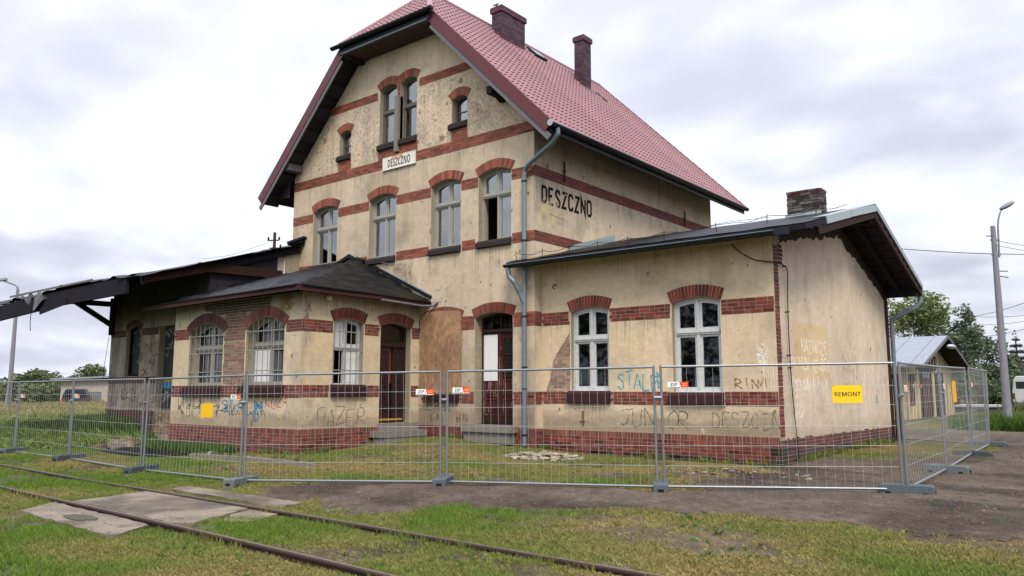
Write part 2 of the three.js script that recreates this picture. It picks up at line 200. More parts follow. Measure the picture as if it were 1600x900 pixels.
function tide(x, P, u0, u1, v, seed, amt = 0.3) { for (let k = 0; k < 3; k++) { x.fillStyle = `rgba(104,90,72,${amt * 0.33})`; x.beginPath(); x.moveTo(...P(u0, -0.5)); for (let u = u0; u <= u1; u += 0.05) x.lineTo(...P(u, v + 0.10 * k + 0.5 * (fbm(u * 1.3 + seed + k, 3, 4) - 0.5))); x.lineTo(...P(u1, -0.5)); x.fill(); } }
function squiggle(x, P, u, v, w, h, n, style, lw, seed) { const r = rng(seed); x.strokeStyle = style; x.lineWidth = lw; x.lineCap = x.lineJoin = 'round'; x.beginPath(); x.moveTo(...P(u, v + h / 2)); for (let i = 0; i < n; i++) x.quadraticCurveTo(...P(u + r() * w, v + r() * h), ...P(u + r() * w, v + r() * h)); x.stroke(); }
function plasterMap(u0, u1, v0, v1, ppm, o = {}, draw) {
  const W = Math.round((u1 - u0) * ppm), Hh = Math.round((v1 - v0) * ppm), s = o.seed || 0, base = (o.base || [176, 153, 113]).map((v, i) => v + [31, 35, 50][i]), alt = (o.alt || [150, 136, 112]).map((v, i) => v + [18, 21, 28][i]), pale = o.pale || [212, 198, 168];
  const t = canvasTex(W, Hh, (i, j) => {
    const u = u0 + i / ppm, v = v0 + j / ppm, a = fbm(u * 0.5 + s, v * 0.5 + s, 3), b = fbm(u * 1.7 + s + 9, v * 1.7, 4), c = fbm(u * 9 + s, v * 9 + 4, 3), d = vn(u * 46, v * 46), st = fbm(u * 3.1 + s, v * 0.28 + 3, 3);
    const rough = o.rough ? o.rough(u, v) : 0;
    let k = 0.86 + 0.16 * a + 0.10 * (c - 0.5) + 0.05 * (d - 0.5) + rough * 0.22 * (vn(u * 26 + 3, v * 26) - 0.55), m = smooth(0.55, 0.78, b) * 0.45 + smooth(0.55, 0.75, st) * (o.streak || 0.4), p = smooth(0.60, 0.72, fbm(u * 2.2 + 71 + s, v * 2.2 + 13, 4)) * (o.paleAmt ?? 0.5);
    m = clamp(m, 0, 1); if (o.extra) { const e = o.extra(u, v, b); k *= e; }
    if (vn(u * 15 + 8, v * 15 + s) > 0.985) k *= 0.6;
    return [0, 1, 2].map((q) => clamp(k * lerp(lerp(base[q], alt[q], m), pale[q], p), 0, 255));
  }, draw && ((x) => draw(x, (u, v) => [(u - u0) * ppm, (v1 - v) * ppm], ppm)));
  t.repeat.set(1 / (u1 - u0), 1 / (v1 - v0)); t.offset.set(-u0 / (u1 - u0), -v0 / (v1 - v0)); return t;
}
const coatMat = (map) => new THREE.MeshPhysicalMaterial({ map, roughness: 0.93, specularIntensity: 0.3, ...gB(0.55, 0.007) });
function wallFace(f, pts, ops, map, o = {}) {
  const holes = ops.map((q) => q.pts || outline(q));
  const wall = fp(f, 'wall', ext(pts, holes, o.T || 0.38, -(o.T || 0.38) - 0.015), o.wallMat || M.plaster);
  fp(f, 'plaster_coat', ext(o.coatPts || pts, [...holes, ...(o.bare || [])], 0.0148, -0.0148), coatMat(map), wall);
}
function ragged(pts, amt, seed, step = 0.12) { const r = rng(seed), out = []; for (let i = 0; i < pts.length; i++) { const [a, b] = pts[i], [c, d] = pts[(i + 1) % pts.length], n = Math.max(1, Math.round(Math.hypot(c - a, d - b) / step)); for (let k = 0; k < n; k++) out.push([lerp(a, c, k / n) + (r() - 0.5) * amt, lerp(b, d, k / n) + (r() - 0.5) * amt]); } return out; }

// --- bricks: collected first, the largest in view become meshes of their own
const bricks = [], mortars = { dark: [], pale: [] };
const TONES = { main: [0.32, 0.092, 0.055], ann: [0.235, 0.062, 0.046], por: [0.225, 0.062, 0.047], dim: [0.10, 0.034, 0.028], bare: [0.40, 0.27, 0.20], quoin: [0.185, 0.046, 0.036], sooty: [0.045, 0.031, 0.028], wing: [0.11, 0.05, 0.042], cream: [0.30, 0.22, 0.14] };
const br = rng(4242);
function brick(f, u, v, w, h, rot, tone, d = 0.010) { bricks.push({ f, u, v, w, h, rot, tone, d: d + (br() - 0.5) * 0.005, k: (0.62 + 0.6 * br() + (br() < 0.08 ? -0.28 : 0)) * (0.72 + 0.5 * fbm(u * 1.7 + 3, v * 2.4 + 7, 3)) * (v < 0.6 ? 0.72 + 0.28 * smooth(0.0, 0.35, v + 0.3 * (fbm(u * 1.1, 5, 3) - 0.5)) : 1), h2: br() }); }
function courses(f, u0, u1, v0, v1, n, tone, o = {}) {
  const ch = (v1 - v0) / n, j = 0.013, d = o.d ?? 0.010;
  if (!o.noMortar) (o.pale ? mortars.pale : mortars.dark).push(box(u0, u1, v0, v1, d - 0.02, d - 0.007).applyMatrix4(f.m));
  for (let i = 0; i < n; i++) {
    const v = v0 + ch * (i + 0.5); let u = u0 - (o.phase || 0) - (i % 2 ? 0.125 : 0); let k = i;
    while (u < u1) { const L = (k++ % 3 === 2 || o.headers) ? 0.125 : 0.252, a = Math.max(u, u0), b = Math.min(u + L - j, u1); if (b - a > 0.035 && !(o.skip && o.skip((a + b) / 2, v))) brick(f, (a + b) / 2, v, b - a, ch - j, 0, o.tones ? o.tones(v, (a + b) / 2) : tone, d); u += L; }
  }
}
function soldiers(f, u0, u1, v0, v1, tone, o = {}) { const n = Math.max(1, Math.round((u1 - u0) / 0.077)), s = (u1 - u0) / n; (o.pale ? mortars.pale : mortars.dark).push(box(u0, u1, v0, v1, -0.01, 0.003 + (o.out || 0)).applyMatrix4(f.m)); for (let i = 0; i < n; i++) brick(f, u0 + s * (i + 0.5), (v0 + v1) / 2, s - 0.014, v1 - v0 - 0.010, 0, tone, 0.010 + (o.out || 0)); }
function arch(f, o, t, tone, opt = {}) {
  const a0 = Math.asin(Math.min(1, (o.u1 - o.u0) / 2 / o.R)) + 0.012, n = Math.round((2 * a0 * o.R) / 0.073), da = (2 * a0) / n, rIn = o.R + 0.004, pts = [];
  for (let k = 0; k <= 16; k++) { const a = lerp(-a0, a0, k / 16); pts.push([o.um + Math.sin(a) * rIn, o.cy + Math.cos(a) * rIn]); } for (let k = 16; k >= 0; k--) { const a = lerp(-a0, a0, k / 16); pts.push([o.um + Math.sin(a) * (rIn + t), o.cy + Math.cos(a) * (rIn + t)]); }
  (opt.pale ? mortars.pale : mortars.dark).push(ext(pts, [], 0.018, -0.012).applyMatrix4(f.m));
  for (let k = 0; k < n; k++) { const a = -a0 + da * (k + 0.5), r = rIn + t / 2; brick(f, o.um + Math.sin(a) * r, o.cy + Math.cos(a) * r, Math.min(da * r, da * o.R * 1.16) - 0.014, t - 0.006, -a, tone, 0.013); }
}
function band(f, segs, v0, v1, n, tone, o) { for (const [a, b] of segs) courses(f, a, b, v0, v1, n, tone, { phase: 0.07 * (a % 1), ...o }); }

// --- windows
function windowIn(f, o, q = {}) {
  const g = sub(ST, 'window'), d = -(q.recess ?? 0.12), fw = q.fw ?? 0.055, sw = q.sw ?? 0.05, vt = q.vt ?? lerp(o.v0, o.vc, 0.64), fm = q.frame || M.white, gm = q.glass || M.glass, a = o.u0, b = o.u1, um = o.um;
  fp(f, 'frame', ring(o, fw, 0.10, d - 0.10), fm, g);
  if (q.single) { fp(f, 'transom', box(a + fw, b - fw, vt - 0.045, vt + 0.045, d - 0.09, d + 0.02), fm, g); const oo = { ...o, top: (u) => o.top(u) - fw }; for (const rr of [[a + fw, b - fw, o.v0 + fw, vt - 0.045], [a + fw, b - fw, vt + 0.045]]) { fp(f, 'sash', ring(oo, sw, 0.05, d - 0.07, ...rr), fm, g); fp(f, 'pane', ext(outline(oo, sw - 0.005, ...rr), [], 0.004, d - 0.05), gm, g); } }
  else if (!q.plain) {
    fp(f, 'transom', merge([box(a + fw, b - fw, vt - 0.05, vt + 0.05, d - 0.09, d + 0.02), box(a + fw, b - fw, vt - 0.012, vt + 0.012, d + 0.0, d + 0.04)].map((x) => x.toNonIndexed())), fm, g);
    fp(f, 'mullion', merge([box(um - 0.03, um + 0.03, o.v0 + fw, vt - 0.05, d - 0.08, d + 0.012), box(um - 0.03, um + 0.03, vt + 0.05, o.top(um) - fw, d - 0.08, d + 0.012)]), fm, g);
    const S = [[a + fw, um - 0.03, o.v0 + fw, vt - 0.05], [um + 0.03, b - fw, o.v0 + fw, vt - 0.05], [a + fw, um - 0.03, vt + 0.05], [um + 0.03, b - fw, vt + 0.05]];
    const oo = { ...o, top: (u) => o.top(u) - fw };
    S.forEach((r, i) => {
      if (q.open === i) return;
      fp(f, 'sash', ring(oo, sw, 0.05, d - 0.07, ...r), fm, g);
      if (!(q.noPane || []).includes(i)) fp(f, 'pane', ext(outline(oo, sw - 0.005, ...r), [], 0.004, d - 0.05), gm, g);
      if ((q.boards || []).includes(i)) fp(f, 'board', ext(outline(oo, sw, ...r), [], 0.012, d - 0.035), M.paper, g);
    });
  } else { fp(f, 'pane', ext(outline(o, fw - 0.005), [], 0.004, d - 0.05), gm, g); if (q.bar) fp(f, 'glazing_bar', box(a + fw, b - fw, q.bar - 0.012, q.bar + 0.012, d - 0.06, d - 0.02), fm, g); }
  if (q.curtain) fp(f, 'curtain', grid(40, 1, (s, t) => [lerp(a + q.curtain[0] * (b - a), a + q.curtain[1] * (b - a), s), lerp(o.v0 + 0.05, o.vc - 0.05, t), d - 0.2 + 0.025 * Math.sin(s * 40)]), M.curtain, g);
  if (q.sill) { const [s0, s1, vb, vtp, out] = q.sill; const pr = [[0, vb], [0, vtp + 0.05], [out, vtp - 0.02], [out, vb + 0.02], [out - 0.03, vb]]; const sg = new THREE.ExtrudeGeometry(new THREE.Shape(pr.map((p) => new THREE.Vector2(...p))), { depth: s1 - s0, bevelEnabled: false }).applyMatrix4(I4().makeBasis(V(0, 0, 1), V(0, 1, 0), V(-1, 0, 0)).setPosition(s1, 0, 0)); fp(f, 'sill', sg, q.sillMat || M.sillDark, g); }
  if (q.inner) fp(f, 'reveal_bed', box(a, b, o.v0 - 0.02, o.v0 + 0.012, d - 0.02, -0.02), fm, g);
  if (q.grille) { const n = q.grille; for (let i = 0; i < n; i++) { const u = lerp(a + 0.04, b - 0.04, i / (n - 1)) + (br() - 0.5) * 0.02; fp(f, 'grille_bar', rod(V(u, o.v0 - 0.02, -0.03), V(u + (br() - 0.5) * 0.03, o.top(u) + (br() < 0.5 ? 0 : -0.04), -0.03), 0.011), M.bars, g); } for (const v of [0.22, 0.52, 0.80]) { const y = lerp(o.v0, o.vc, v); fp(f, 'grille_bar', bar(V(a - 0.08, y, -0.012), V(b + 0.08, y + (br() - 0.5) * 0.03, -0.012), 0.008, 0.026, V(0, 1, 0)), M.bars, g); } }
  return g;
}

// ===== openings
const W = [op(-20.77, -19.56, 5.42, 7.16, 7.30), op(-18.06, -16.90, 5.36, 7.13, 7.27), op(-15.45, -14.33, 5.36, 7.13, 7.27), op(-13.68, -12.57, 5.36, 7.14, 7.28)];
const TW = [op(-17.69, -16.94, 8.79, 10.50, 10.62), op(-16.79, -16.10, 8.79, 10.52, 10.63)], SW = [op(-19.56, -19.01, 8.80, 9.51, 9.60), op(-14.69, -14.12, 8.80, 9.48, 9.58)];
const DOOR = op(-13.78, -12.51, 0.64, 3.36, 3.48), OSB = op(-15.62, -14.28, 1.42, 3.36, 3.48);
const A1 = op(-10.94, -9.88, 1.475, 3.36, 3.46), A2 = op(-8.24, -7.11, 1.445, 3.39, 3.49);
const P1 = op(-20.97, -19.25, 1.60, 3.02, 3.30), P2 = op(-18.18, -16.53, 1.61, 3.05, 3.32), P3 = op(12.50, 13.47, 1.62, 3.19, 3.29), PD = op(14.04, 15.14, 0.64, 3.17, 3.28);
const WD1 = op(-26.50, -25.56, 1.95, 3.45, 3.60), WD2 = { pts: [[-24.35, 0.88], [-22.6, 0.88], [-22.6, 3.5], [-24.35, 3.5]] };
const roofY = (x) => 13.84 - Math.abs(x + 16.84);
// ===== main gable facade
{
  const e = -0.32, pts = [[-21.86, -0.4], [-11.822, -0.4], [-11.822, roofY(-11.822) + e], [-14.99, 11.66], [-18.69, 11.66], [-21.86, roofY(-21.86) + e]];
  const map = plasterMap(-21.86, -11.82, -0.4, 12.3, 115, { seed: 3, base: [176, 153, 113], rough: (u, v) => (v > 8.32 && v < 10.24 ? 1 : 0), streak: 0.35, extra: (u, v) => 1 - 0.25 * smooth(2.9, 0.4, v) * fbm(u * 2 + 5, v * 2, 3) }, (x, P) => {
    const r = rng(9); for (let i = 0; i < 70; i++) { const [a, b] = P(-21.5 + r() * 9.5, 0.7 + r() * 9.5); x.fillStyle = `rgba(60,45,35,${0.3 + r() * 0.5})`; x.beginPath(); x.ellipse(a, b, 1 + r() * 2.4, 1 + r() * 2, 0, 0, 7); x.fill(); }
    x.globalAlpha = 0.75; for (let i = 0; i < 26; i++) { const [a, b] = P(-15.9 + r() * 0.8, 8.5 + r() * 1.5 - i * 0.01); x.fillStyle = 'rgba(205,198,180,0.6)'; x.fillRect(a, b, 1.5 + r() * 4, 4 + r() * 14); }
    x.fillStyle = 'rgba(128,118,98,0.35)'; let p = P(-18.2, 7.95); x.fillRect(p[0], p[1], 150, 90); p = P(-17.0, 5.15); for (let i = 0; i < 40; i++) { x.fillStyle = `rgba(110,98,80,${0.10 + 0.1 * r()})`; x.beginPath(); x.ellipse(p[0] + r() * 110, p[1] + r() * 110, 5 + r() * 25, 8 + r() * 22, r(), 0, 7); x.fill(); }
    flakes(x, P, -21.7, -12, 8.4, 10.1, 260, 51, 0.5); flakes(x, P, -21.7, -12, 5.6, 6.8, 60, 52, 0.3); flakes(x, P, -18.5, -12, 3.6, 5.1, 70, 53, 0.4); flakes(x, P, -14.3, -12, 0.7, 3, 60, 54, 0.5); for (const o of [...W, ...TW, ...SW]) { runs(x, P, o.u0 - 0.1, o.u1 + 0.05, o.v0 - 0.2, 0.9, 12, Math.round(o.u0 * -31)); runs(x, P, o.u0 - 0.12, o.u0 + 0.02, o.v0 - 0.15, 1.4, 4, Math.round(o.u0 * -57)); } runs(x, P, -21.8, -11.9, 8.0, 0.6, 60, 71); runs(x, P, -21.8, -11.9, 6.85, 0.5, 40, 72); tide(x, P, -15.9, -11.8, 0.9, 4, 0.5);
    scrawl(x, P, 'PRZEDSK', -15.75, 0.95, 0.12, 0.13, 0.05, 'rgba(60,52,48,0.85)', 2.4, 0.14, 8); scrawl(x, P, 'GABI BN', -15.35, 0.68, 0.13, 0.17, 0.07, 'rgba(60,52,48,0.85)', 2.6, 0.14, 3);
    x.strokeStyle = 'rgba(60,50,40,0.6)'; x.lineWidth = 1.3; for (const [u, v] of [[-15.9, 3.9], [-15.4, 3.75], [-15.2, 4.1]]) squiggle(x, P, u, v, 0.6, 0.25, 3, 'rgba(60,48,40,0.6)', 1.2, Math.round(u * -100));
  });
  wallFace(F.main, pts, [...W, ...TW, ...SW, DOOR], map);
  // segments of the string courses between the windows
  band(F.main, [[-20.33, -17.80], [-16.0, -13.72]], 10.24, 10.49, 3, TONES.main); band(F.main, [[-16.93, -16.80]], 10.1, 10.8, 9, TONES.main, { headers: true });
  band(F.main, [[-21.86, -11.82]], 8.02, 8.32, 4, TONES.main, { tones: (v, u) => (br() < 0.1 ? [0.235, 0.056, 0.026] : TONES.main) });
  band(F.main, [[-21.86, -20.79], [-19.54, -18.08], [-16.88, -15.47], [-14.31, -13.70], [-12.55, -11.82]], 6.86, 7.145, 4, TONES.main);
  band(F.main, [[-21.86, -20.83], [-19.48, -18.12], [-16.85, -15.52], [-14.27, -13.80], [-12.53, -11.82]], 5.20, 5.47, 4, TONES.main);
  band(F.main, [[-19.60, -18.99], [-14.71, -14.10]], 8.325, 8.64, 4, TONES.main); band(F.main, [[-17.72, -16.05]], 8.325, 8.62, 4, TONES.main);
  band(F.main, [[-14.25, -13.80], [-12.49, -11.82]], 3.07, 3.43, 5, TONES.main); band(F.main, [[-15.85, -15.66]], 3.07, 3.43, 5, TONES.dim);
  band(F.main, [[-15.72, -15.55], [-14.30, -13.80], [-12.49, -11.82]], 1.15, 1.46, 4, TONES.ann, { pale: true });
  soldiers(F.main, -15.85, -13.82, 0.44, 0.57, TONES.por, { out: 0.02 }); courses(F.main, -15.85, -13.82, 0.05, 0.44, 5, TONES.por, { d: 0.03 });
  soldiers(F.main, -12.48, -11.80, 0.44, 0.57, TONES.por, { out: 0.02 }); courses(F.main, -13.82, -11.80, -0.1, 0.44, 7, TONES.por, { d: 0.03 });
  for (const o of W) arch(F.main, o, 0.25, TONES.main); for (const o of TW) arch(F.main, o, 0.25, TONES.main); for (const o of SW) arch(F.main, o, 0.24, TONES.main);
  arch(F.main, DOOR, 0.26, [0.21, 0.056, 0.032]); arch(F.main, OSB, 0.26, TONES.ann);
  W.forEach((o, i) => windowIn(F.main, o, { recess: 0.16, frame: M.oldWhite, glass: M.glassUp, fw: 0.05, sw: 0.045, vt: 6.60, inner: true, open: i === 3 ? 0 : -1, sill: [o.u0 - 0.04, o.u1 + 0.02, 5.18, i ? 5.335 : 5.40, 0.09] }));
  TW.forEach((o, i) => windowIn(F.main, o, { recess: 0.13, single: true, frame: M.greyPaint, glass: M.glassUp, fw: 0.045, sw: 0.035, vt: 9.82, sill: [o.u0 - 0.03, o.u1 + 0.03, 8.61, 8.775, 0.09] }));
  SW.forEach((o) => windowIn(F.main, o, { recess: 0.14, plain: true, fw: 0.045, bar: 9.15, frame: M.greyPaint, glass: M.glassUp, sill: [o.u0 - 0.08, o.u1 + 0.01, 8.635, 8.79, 0.09] }));
  fp(F.main, 'post', box(-16.94, -16.79, 8.44, 10.14, -0.1, 0.10), M.concrete);
  fp(F.main, 'blank_sill', box(-15.52, -14.32, 1.18, 1.37, 0.0, 0.09), M.sillPorch);
  // boarded opening: chipboard sheet with a low arched top
  const osbT = canvasTex(420, 700, (i, j) => { const n = fbm(i / 18, j / 34, 3), f = fbm(i / 3.2, j / 9, 2), m = fbm(i / 90 + 4, j / 160, 3); const k = 0.70 + 0.36 * n + 0.22 * (f - 0.5) + 0.25 * (m - 0.5); return [166 * k, 130 * k, 98 * k].map((q) => clamp(q, 0, 255)); }, (x) => { const r = rng(31); for (let i = 0; i < 900; i++) { x.save(); x.translate(r() * 420, r() * 700); x.rotate((r() - 0.5) * 1.2 + 1.57); x.fillStyle = r() < 0.55 ? `rgba(205,175,135,${0.08 + r() * 0.3})` : `rgba(90,55,32,${0.08 + r() * 0.25})`; x.fillRect(0, 0, 8 + r() * 16, 1.5 + r() * 4); x.restore(); } });
  osbT.repeat.set(1 / 1.6, 1 / 2.4); osbT.offset.set(15.78 / 1.6, -1.4 / 2.4);
  fp(F.main, 'chipboard_sheet', ext([[-15.78, 1.40], [-14.24, 1.40], [-14.24, 3.55], [-14.4, 3.60], [-14.7, 3.625], [-15.3, 3.63], [-15.78, 3.6]], [], 0.022, 0.018), new THREE.MeshStandardMaterial({ map: osbT, roughness: 0.85 }), ST, 'tall chipboard sheet boarding up the opening between porch and door');
}
// ===== double door in the gable facade
const peel = (seed) => { const t = canvasTex(256, 512, (i, j) => { const n = fbm(i / 9 + seed, j / 70 + seed, 4), m = fbm(i / 40, j / 60 + seed, 3), p = smooth(0.60, 0.68, n + 0.25 * (m - 0.5)), d = fbm(i / 3, j / 40, 2); const c = [lerp(70, 150, p * 0.8), lerp(36, 120, p * 0.8), lerp(34, 108, p * 0.8)], k = 0.75 + 0.5 * d; return c.map((v) => v * k); }); t.repeat.set(1, 0.5); t.wrapS = t.wrapT = THREE.RepeatWrapping; return new THREE.MeshPhysicalMaterial({ map: t, roughness: 0.75, specularIntensity: 0.3, bumpMap: rep(woodBump, 1, 1), bumpScale: 0.004 }); };
const PEEL = [peel(1), peel(23)], DBROWN = std('#33191a', 0.65, { ...gM(0.5), bumpMap: rep(woodBump, 1, 1), bumpScale: 0.004 });
function leaf(f, parent, u0, u1, v0, v1, d, mat, o = {}) {
  const l = fp(f, 'door_leaf', ext([[u0, v0], [u1, v0], [u1, v1], [u0, v1]], [], 0.05, d - 0.05), mat, parent), w = u1 - u0;
  const pan = (a, b, c, e, t, m) => fp(f, 'panel', merge([ext([[a, c], [b, c], [b, e], [a, e]], [[[a + 0.035, c + 0.035], [b - 0.035, c + 0.035], [b - 0.035, e - 0.035], [a + 0.035, e - 0.035]]], 0.02, d + 0.001), box(a + 0.06, b - 0.06, c + 0.06, e - 0.06, d + 0.001, d + t)]), m || mat, l);
  pan(u0 + 0.08, u1 - 0.08, v0 + 0.28, v0 + 0.62, 0.018); pan(u0 + 0.08, u1 - 0.08, v0 + 0.68, lerp(v0, v1, 0.48), 0.018);
  fp(f, 'kick_board', box(u0, u1, v0, v0 + 0.2, d + 0.001, d + 0.025), o.kick || mat, l);
  if (o.glazed) { pan(u0 + 0.08, u1 - 0.08, lerp(v0, v1, 0.5), v1 - 0.12, 0.004, M.dark); for (const k of [0.62, 0.76]) fp(f, 'glazing_bar', box(u0 + 0.1, u1 - 0.1, lerp(v0, v1, k) - 0.012, lerp(v0, v1, k) + 0.012, d + 0.005, d + 0.026), mat, l); } else pan(u0 + 0.08, u1 - 0.08, lerp(v0, v1, 0.52), v1 - 0.1, 0.012);
  return l;
}
{
  const g = sub(ST, 'door'), d = -0.30, o = DOOR; g.userData.label = 'brown peeling double door with white sheet on its left leaf';
  fp(F.main, 'frame', ring(o, 0.06, 0.1, d - 0.08), DBROWN, g); fp(F.main, 'transom', merge([box(o.u0 + 0.05, o.u1 - 0.05, 2.96, 3.07, d - 0.06, d + 0.05), box(o.u0 + 0.05, o.u1 - 0.05, 3.0, 3.03, d, d + 0.09)]), DBROWN, g);
  fp(F.main, 'fanlight', ext(outline(o, 0.05, o.u0, o.u1, 3.05), [], 0.004, d - 0.04), M.glass, g); for (const u of [-13.45, -13.15, -12.84]) fp(F.main, 'glazing_bar', box(u - 0.014, u + 0.014, 3.07, 3.42, d - 0.05, d - 0.01), DBROWN, g);
  const um = -13.14; leaf(F.main, g, o.u0 + 0.05, um - 0.006, 0.66, 2.96, d, PEEL[0], { kick: M.brownWood }); leaf(F.main, g, um + 0.006, o.u1 - 0.05, 0.66, 2.96, d, PEEL[1], { glazed: true, kick: M.brownWood }); fp(F.main, 'cover_strip', box(um - 0.035, um + 0.035, 0.66, 2.96, d + 0.02, d + 0.05), PEEL[1], g);
  fp(F.main, 'handle', rod(V(um - 0.05, 1.62, d + 0.06), V(um - 0.17, 1.62, d + 0.06), 0.012), M.iron, g);
  fp(F.main, 'paper_sheet', box(-13.70, -13.235, 1.74, 2.93, d + 0.026, d + 0.032), M.paper, g);
  fp(F.main, 'doorstep', merge([box(-13.95, -12.33, 0.46, 0.64, -0.3, 0.34), box(-13.9, -12.4, 0.2, 0.463, -0.05, 0.28)]), M.concrete);
}
// ===== side wall of the main block with the painted station name
{
  const pts = [[15.463, -0.4], [25.65, -0.4], [25.65, roofY(-11.82) - 0.34], [15.463, roofY(-11.82) - 0.34]];
  const map = plasterMap(15.45, 25.65, -0.4, 8.6, 110, { seed: 41, base: [178, 156, 116], streak: 0.3 }, (x, P) => {
    const L = 'dEsZcZNo', u0 = 15.78, w = 0.185, gp = (2.24 - 8 * 0.185) / 7; scrawl(x, P, L, u0, 6.25, w, 0.40, gp, '#1d1917', 8.5, 0, 2);
    runs(x, P, 15.5, 25.6, 6.85, 0.7, 60, 73); flakes(x, P, 15.5, 19, 5.5, 8, 60, 57, 0.3); runs(x, P, 15.5, 25.6, 8.5, 1.6, 50, 74);
    const r = rng(14); x.fillStyle = 'rgba(205,188,140,0.5)'; for (let i = 0; i < 40; i++) { const [a, b] = P(15.6 + r() * 0.9, 5.75 + r() * 0.6); x.beginPath(); x.ellipse(a, b, 2 + r() * 10, 3 + r() * 12, 0, 0, 7); x.fill(); }
    x.strokeStyle = 'rgba(95,75,55,0.9)'; x.lineWidth = 1.6; x.beginPath(); x.moveTo(...P(16.05, 5.98)); x.lineTo(...P(16.4, 5.95)); x.lineTo(...P(16.75, 5.93)); x.stroke();
  });
  wallFace(F.side, pts, [], map);
  for (const [a, b, n] of [[6.86, 7.145, 4], [5.20, 5.47, 4]]) courses(F.side, 15.45, 25.65, a, b, n, TONES.por);
  courses(F.side, 15.45, 15.73, 3.07, 3.43, 5, TONES.ann); courses(F.side, 15.45, 15.73, 1.15, 1.46, 4, TONES.ann); courses(F.side, 15.42, 15.73, -0.1, 0.57, 9, TONES.por, { d: 0.03 });
  for (const [z, y, h] of [[-16.72, 6.95, 0.55], [-23.6, 6.9, 0.5]]) wpart(ST, 'wall_anchor', merge([box(-11.80, -11.77, y, y + h, z - 0.015, z + 0.015), box(-11.80, -11.77, y + h * 0.5, y + h * 0.55, z - 0.06, z + 0.06)]), M.iron);
  wpart(ST, 'wall', box(-21.86, -21.48, -0.4, 8.45, -25.65, -15.85), M.plaster); wpart(ST, 'wall', box(-21.47, -12.22, -0.4, 8.45, -25.65, -25.27), M.plaster); wpart(ST, 'wall', ext([[-21.86, 8.46], [-11.83, 8.46], [-16.84, 13.4]], [], 0.38, -25.65), M.plaster);
  wpart(ST, 'floor', merge([box(-21.4, -12.3, 0.3, 0.6, -25.2, -15.86), box(-21.4, -12.3, 4.3, 4.6, -25.2, -15.86), box(-21.4, -12.3, 7.9, 8.15, -25.2, -15.86)]), M.room);
  wpart(ST, 'partition', merge([box(-21.4, -12.3, 0.6, 4.3, -19.1, -19.0), box(-21.4, -12.3, 4.6, 7.9, -18.6, -18.5), box(-19.2, -14.4, 8.15, 11.5, -18.1, -18.0), box(-16.3, -16.2, 4.6, 7.9, -18.5, -15.86), box(-18.9, -18.8, 4.6, 7.9, -18.5, -15.86), box(-14.0, -13.9, 4.6, 7.9, -18.5, -15.86)]), M.room);
}
